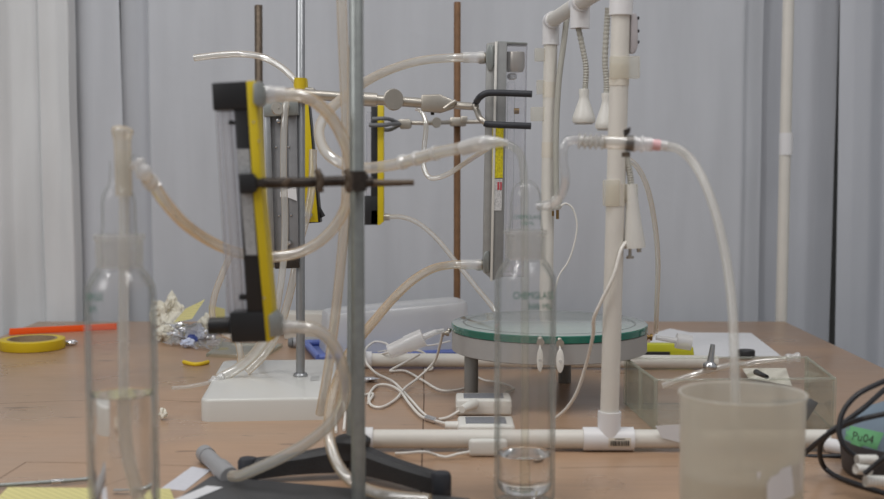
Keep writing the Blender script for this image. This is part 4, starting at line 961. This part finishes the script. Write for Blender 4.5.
MB().crumple(G(196, 343), (.019, .014, .016), 29, .6, 3).build('film', solid('wrapper_film', (210, 214, 226), .35, var=.02), wr, smooth=0)
MB().crumple(G(193, 344.5), (.010, .006, .008), 37, .6, 3, 3).build('blue_print', m_blue_ink, wr, smooth=0)
S(MB().crumple(G(187, 348), (.012, .008, .008), 41, .6, 3, 3).build('wrapper', solid('wrapper_film2', (196, 204, 226), .35, var=.1, scale=200), smooth=0), 'small bluish wrapper scrap at the heap front', 'wrapper')
yn = [P(173.5, 322.5, 2.17), P(192, 319, 2.13), P(205, 299.5, 2.16), P(186, 308.5, 2.24)]
S(MB().prism(yn, (0, .0006, .0003)).build('sticky_note', m_note), 'ruled yellow note standing tilted above the foil', 'note')
S(MB().prism([P(209, 305, 2.28), P(225, 309, 2.28), P(225, 325, 2.28), P(209, 325, 2.28)], (0, .001, 0)).build('sticky_note', m_noteplain), 'pale yellow note standing behind the short bowed hose', 'note')
S(MB().box(G(169, 338.5) + V(0, 0, .003), (.028, .012, .006), bevel=.001).build('yellow_clip', m_yeltape), 'flat yellow strip under the foil heap', 'strip')
bag = MB(); ba, bb2, bc2, bd = G(162, 346), G(218, 353), G(226, 341), G(178, 338)
def bagf(u, v):
    p = (ba * (1 - u) + bb2 * u) * (1 - v) + (bd * (1 - u) + bc2 * u) * v
    p.z = .001 + .010 * abs(noise.noise(V(p.x * 40, p.y * 40, 1))) + .012 * abs(noise.noise(V(p.x * 90, p.y * 60, 4)))
    return p
S(bag.grid(bagf, 26, 18).build('plastic_bag', m_bag, smooth=20), 'flat crumpled clear plastic bag below the rubbish heap', 'bag')
S(MB().tube([G(184, 362, .003), G(192, 364, .003), G(200, 364, .003), G(208, 362, .003)], lambda t: .0034, 12, 6).build('rubber_tube', m_yrub), 'short bent yellow rubber tube lying on bare table', 'tube')
S(MB().prism([G(206, 357), G(262, 359.5), G(283, 347), G(222, 345)], (0, 0, .006), .001).build('glass_plate', clear('plate_glass', (246, 250, 245), (206, 216, 202), (206, 210, 196), 0.12, 0.45, 0.10, 0.5, 0.05)), 'square clear glass plate lying behind the white base', 'plate')
S(MB().crumple(G(163, 420), (.006, .006, .007), 51, .6, 3, 3).build('tissue_scrap', m_tissue, smooth=0), 'tiny white tissue scrap on bare table beside the notepad bottle', 'scrap')
gp = T('pipe_offcut', 'grey tube lying at the back behind the bright rod', 'pipe')
g0, g1 = G(293, 348), G(334, 347)
g0.z = g1.z = .0095
MB().cyl(g0, g1, .0092).build('body', m_greypipe, gp)
MB().cyl(g0 - V(.008, 0, 0), g0, .0072, .0092).build('end_cap', m_grub, gp)
S(MB().box(G(306, 341) + V(0, .05, .0235), (.085, .06, .047), bevel=.002).build('carton', solid('pale_carton', (196, 192, 184), .8, var=.03)), 'pale carton standing behind the grey tube', 'box')
# bin over a blue tray
tr = T('tray', 'shallow blue tray under the upturned cloudy bin', 'tray')
B0 = G(319, 364.5); ud = V(math.cos(.24), math.sin(.24), 0); vd = V(-ud.y, ud.x, 0); LT = .268; DT = .165; FI = .045
def BR(u, v, z): return B0 + ud * u + vd * v + V(0, 0, z)
MB().prism([BR(0, 0, 0), BR(LT, 0, 0), BR(LT, DT, 0), BR(0, DT, 0)], (0, 0, .006), .001).build('floor_sheet', m_blue, tr)
rim = MB()
for (u0, v0, u1, v1) in ((0, 0, LT, 0), (LT, 0, LT, DT), (LT, DT, 0, DT), (0, DT, 0, 0)):
    rim.cyl(BR(u0, v0, .011), BR(u1, v1, .011), .0055, seg=12)
rim.build('rim', m_blue, tr)
bn = T('plastic_bin', 'upturned cloudy plastic bin with a raised rim on the blue tray', 'bin')
def loft(sections, closed_top=True):
    b = MB(); rings = []
    for (ins, z, rad) in sections:
        ring = []
        for (cu, cv, a0) in ((LT - ins - rad, FI + ins + rad, -90), (LT - ins - rad, DT - ins - rad, 0), (ins + rad, DT - ins - rad, 90), (ins + rad, FI + ins + rad, 180)):
            for k in range(7):
                a = math.radians(a0 + 15 * k); uu = cu + rad * math.cos(a); ring.append(b.bm.verts.new(BR(uu + .012, cv + rad * math.sin(a), z + uu * .06 * z / .07)))
        rings.append(ring)
    n = len(rings[0])
    for A, B in zip(rings, rings[1:]):
        for k in range(n): b.bm.faces.new((A[k], A[(k + 1) % n], B[(k + 1) % n], B[k]))
    if closed_top: b.bm.faces.new(rings[-1])
    return b
loft([(.008, .007, .02), (.012, .058, .022), (.0125, .067, .022), (.0150, .0712, .021), (.020, .0725, .02), (.031, .069, .016), (.034, .068, .015)]).build('shell', m_bin, bn)

# ================================================================== FRONT ITEMS
gr = T('grey_pipe', 'grey stepped pipe piece on the end of the clear hose', 'pipe')
ga, gb = G(205, 462), G(231, 487); ga.z = gb.z = .0090
gd = (gb - ga)
MB().tube([ga, ga + gd * .70], lambda t: .0086 - .0004 * t, 28, 1).build('body', m_greypipe, gr)
MB().tube([ga - gd * .02, ga + gd * .12], .0095, 28, 1).build('end_ring', m_greypipe, gr)
MB().tube([ga + gd * .62, ga + gd * .98], .0104, 28, 1).build('socket', m_greypipe, gr)
S(MB().prism([G(161, 489), G(192, 467), G(211, 470.5), G(185, 491)], (0, 0, .0006)).build('paper_label', solid('label_paper', (206, 206, 212), .7, var=.05, scale=140)), 'white paper tag with faint print beside the grey pipe', 'paper')
S(MB().prism([G(8, 489.5), G(170, 491), G(190, 540), G(-40, 540)], (0, 0, .0025)).build('notepad', m_note), 'ruled yellow notepad under the edge bottle', 'notepad')
sp = T('spatula', 'thin steel spatula lying across behind the yellow notepad', 'spatula')
s0, s1_, s2_ = G(-22, 487, .004), G(100, 478, .004), G(150, 474, .003)
MB().tube([s0, G(50, 482, .004), G(66, 481, .004), s1_], lambda t: .0022, 14, 8).build('shaft', m_galv, sp)
MB().tube([G(52, 482, .004), G(67, 480.8, .004)], lambda t: .0027 + .0003 * math.sin(t * 30), 14, 12).build('grip', m_chrome, sp)
MB().prism([s1_ + V(0, -.003, 0), s2_ + V(0, -.005, 0), s2_ + V(.006, 0, 0), s2_ + V(0, .005, 0), s1_ + V(0, .003, 0)], (0, 0, .001)).build('blade', m_steel, sp)

# ================================================================== LIGHT
wd = bpy.data.worlds.new('room_light'); sc.world = wd; wd.use_nodes = True
wn = wd.node_tree; wn.nodes.clear()
wo = wn.nodes.new('ShaderNodeOutputWorld'); bg = wn.nodes.new('ShaderNodeBackground')
tcw = wn.nodes.new('ShaderNodeTexCoord'); sp_ = wn.nodes.new('ShaderNodeSeparateXYZ')
wn.links.new(tcw.outputs['Generated'], sp_.inputs['Vector'])
rw = ramp(wn, sp_.outputs['Z'], [(0.0, lin((120, 112, 104))), (0.5, lin((150, 150, 152))), (1.0, lin((190, 192, 196)))])
mpn = wn.nodes.new('ShaderNodeMapRange'); mpn.inputs['From Min'].default_value = -1
wn.links.new(sp_.outputs['Z'], mpn.inputs['Value']); wn.links.new(mpn.outputs['Result'], rw.inputs['Fac'])
wn.links.new(rw.outputs['Color'], bg.inputs['Color']); bg.inputs['Strength'].default_value = 0.85
wn.links.new(bg.outputs['Background'], wo.inputs['Surface'])
def area(name, loc, target, sx, sy, e, col=(1, 1, 1)):
    l = bpy.data.lights.new(name, 'AREA'); l.shape = 'RECTANGLE'; l.size = sx; l.size_y = sy; l.energy = e; l.color = col
    o = bpy.data.objects.new(name, l); COL.objects.link(o); o.location = loc
    o.rotation_euler = (Vector(target) - Vector(loc)).to_track_quat('-Z', 'Y').to_euler(); return o
area('ceiling_and_fill_light', (-0.9, 0.9, 2.0), (-0.4, 1.5, 0), 0.14, 1.5, 10, (1, .985, .96))
area('ceiling_and_fill_light', (0.7, 0.5, 2.0), (0.4, 1.3, 0), 0.14, 1.5, 7, (1, .985, .97))
area('ceiling_and_fill_light', (0.0, 0.75, 2.0), (0.0, 1.3, 0), 2.6, 0.14, 11, (1, .985, .965))
area('ceiling_and_fill_light', (-1.6, 0.2, 1.3), (0.0, 2.2, 0.3), 0.8, 0.8, 8, (1, .99, .98))  # unseen side fill, added so left-facing curtain folds come out brighter

# ================================================================== CAMERA
cam = bpy.data.cameras.new('camera'); co = bpy.data.objects.new('camera', cam); COL.objects.link(co)
co.location = (0, 0, CAMZ); co.rotation_euler = (math.pi / 2 - PITCH, 0, 0)
cam.sensor_width = 36; cam.lens = F / W * 36; cam.clip_start = 0.02
cam.dof.use_dof = True; cam.dof.focus_distance = 1.68; cam.dof.aperture_fstop = 5.6
sc.camera = co
sc.view_settings.view_transform = 'Standard'; sc.view_settings.look = 'None'
sc.view_settings.exposure = 0; sc.view_settings.gamma = 1
sc.cycles.max_bounces = 24; sc.cycles.transparent_max_bounces = 40; sc.cycles.transmission_bounces = 16; sc.cycles.glossy_bounces = 6
sc.cycles.diffuse_bounces = 4
sc.cycles.sample_clamp_indirect = 4
sc.cycles.use_denoising = True

# ---- put every thing's origin at its base
def kids(o):
    out = []
    for c in o.children: out.append(c); out += kids(c)
    return out
bpy.context.view_layer.update()
for r_ in ROOTS:
    fam = [x for x in [r_] + kids(r_) if x.type == 'MESH']
    cs = [v.co for x in fam for v in x.data.vertices]
    if not cs: continue
    lo = V(*(min(c[i] for c in cs) for i in range(3))); hi = V(*(max(c[i] for c in cs) for i in range(3)))
    base = V((lo.x + hi.x) / 2, (lo.y + hi.y) / 2, lo.z)
    for x in fam: x.data.transform(Matrix.Translation(-base))
    r_.location = base
bpy.context.view_layer.update()
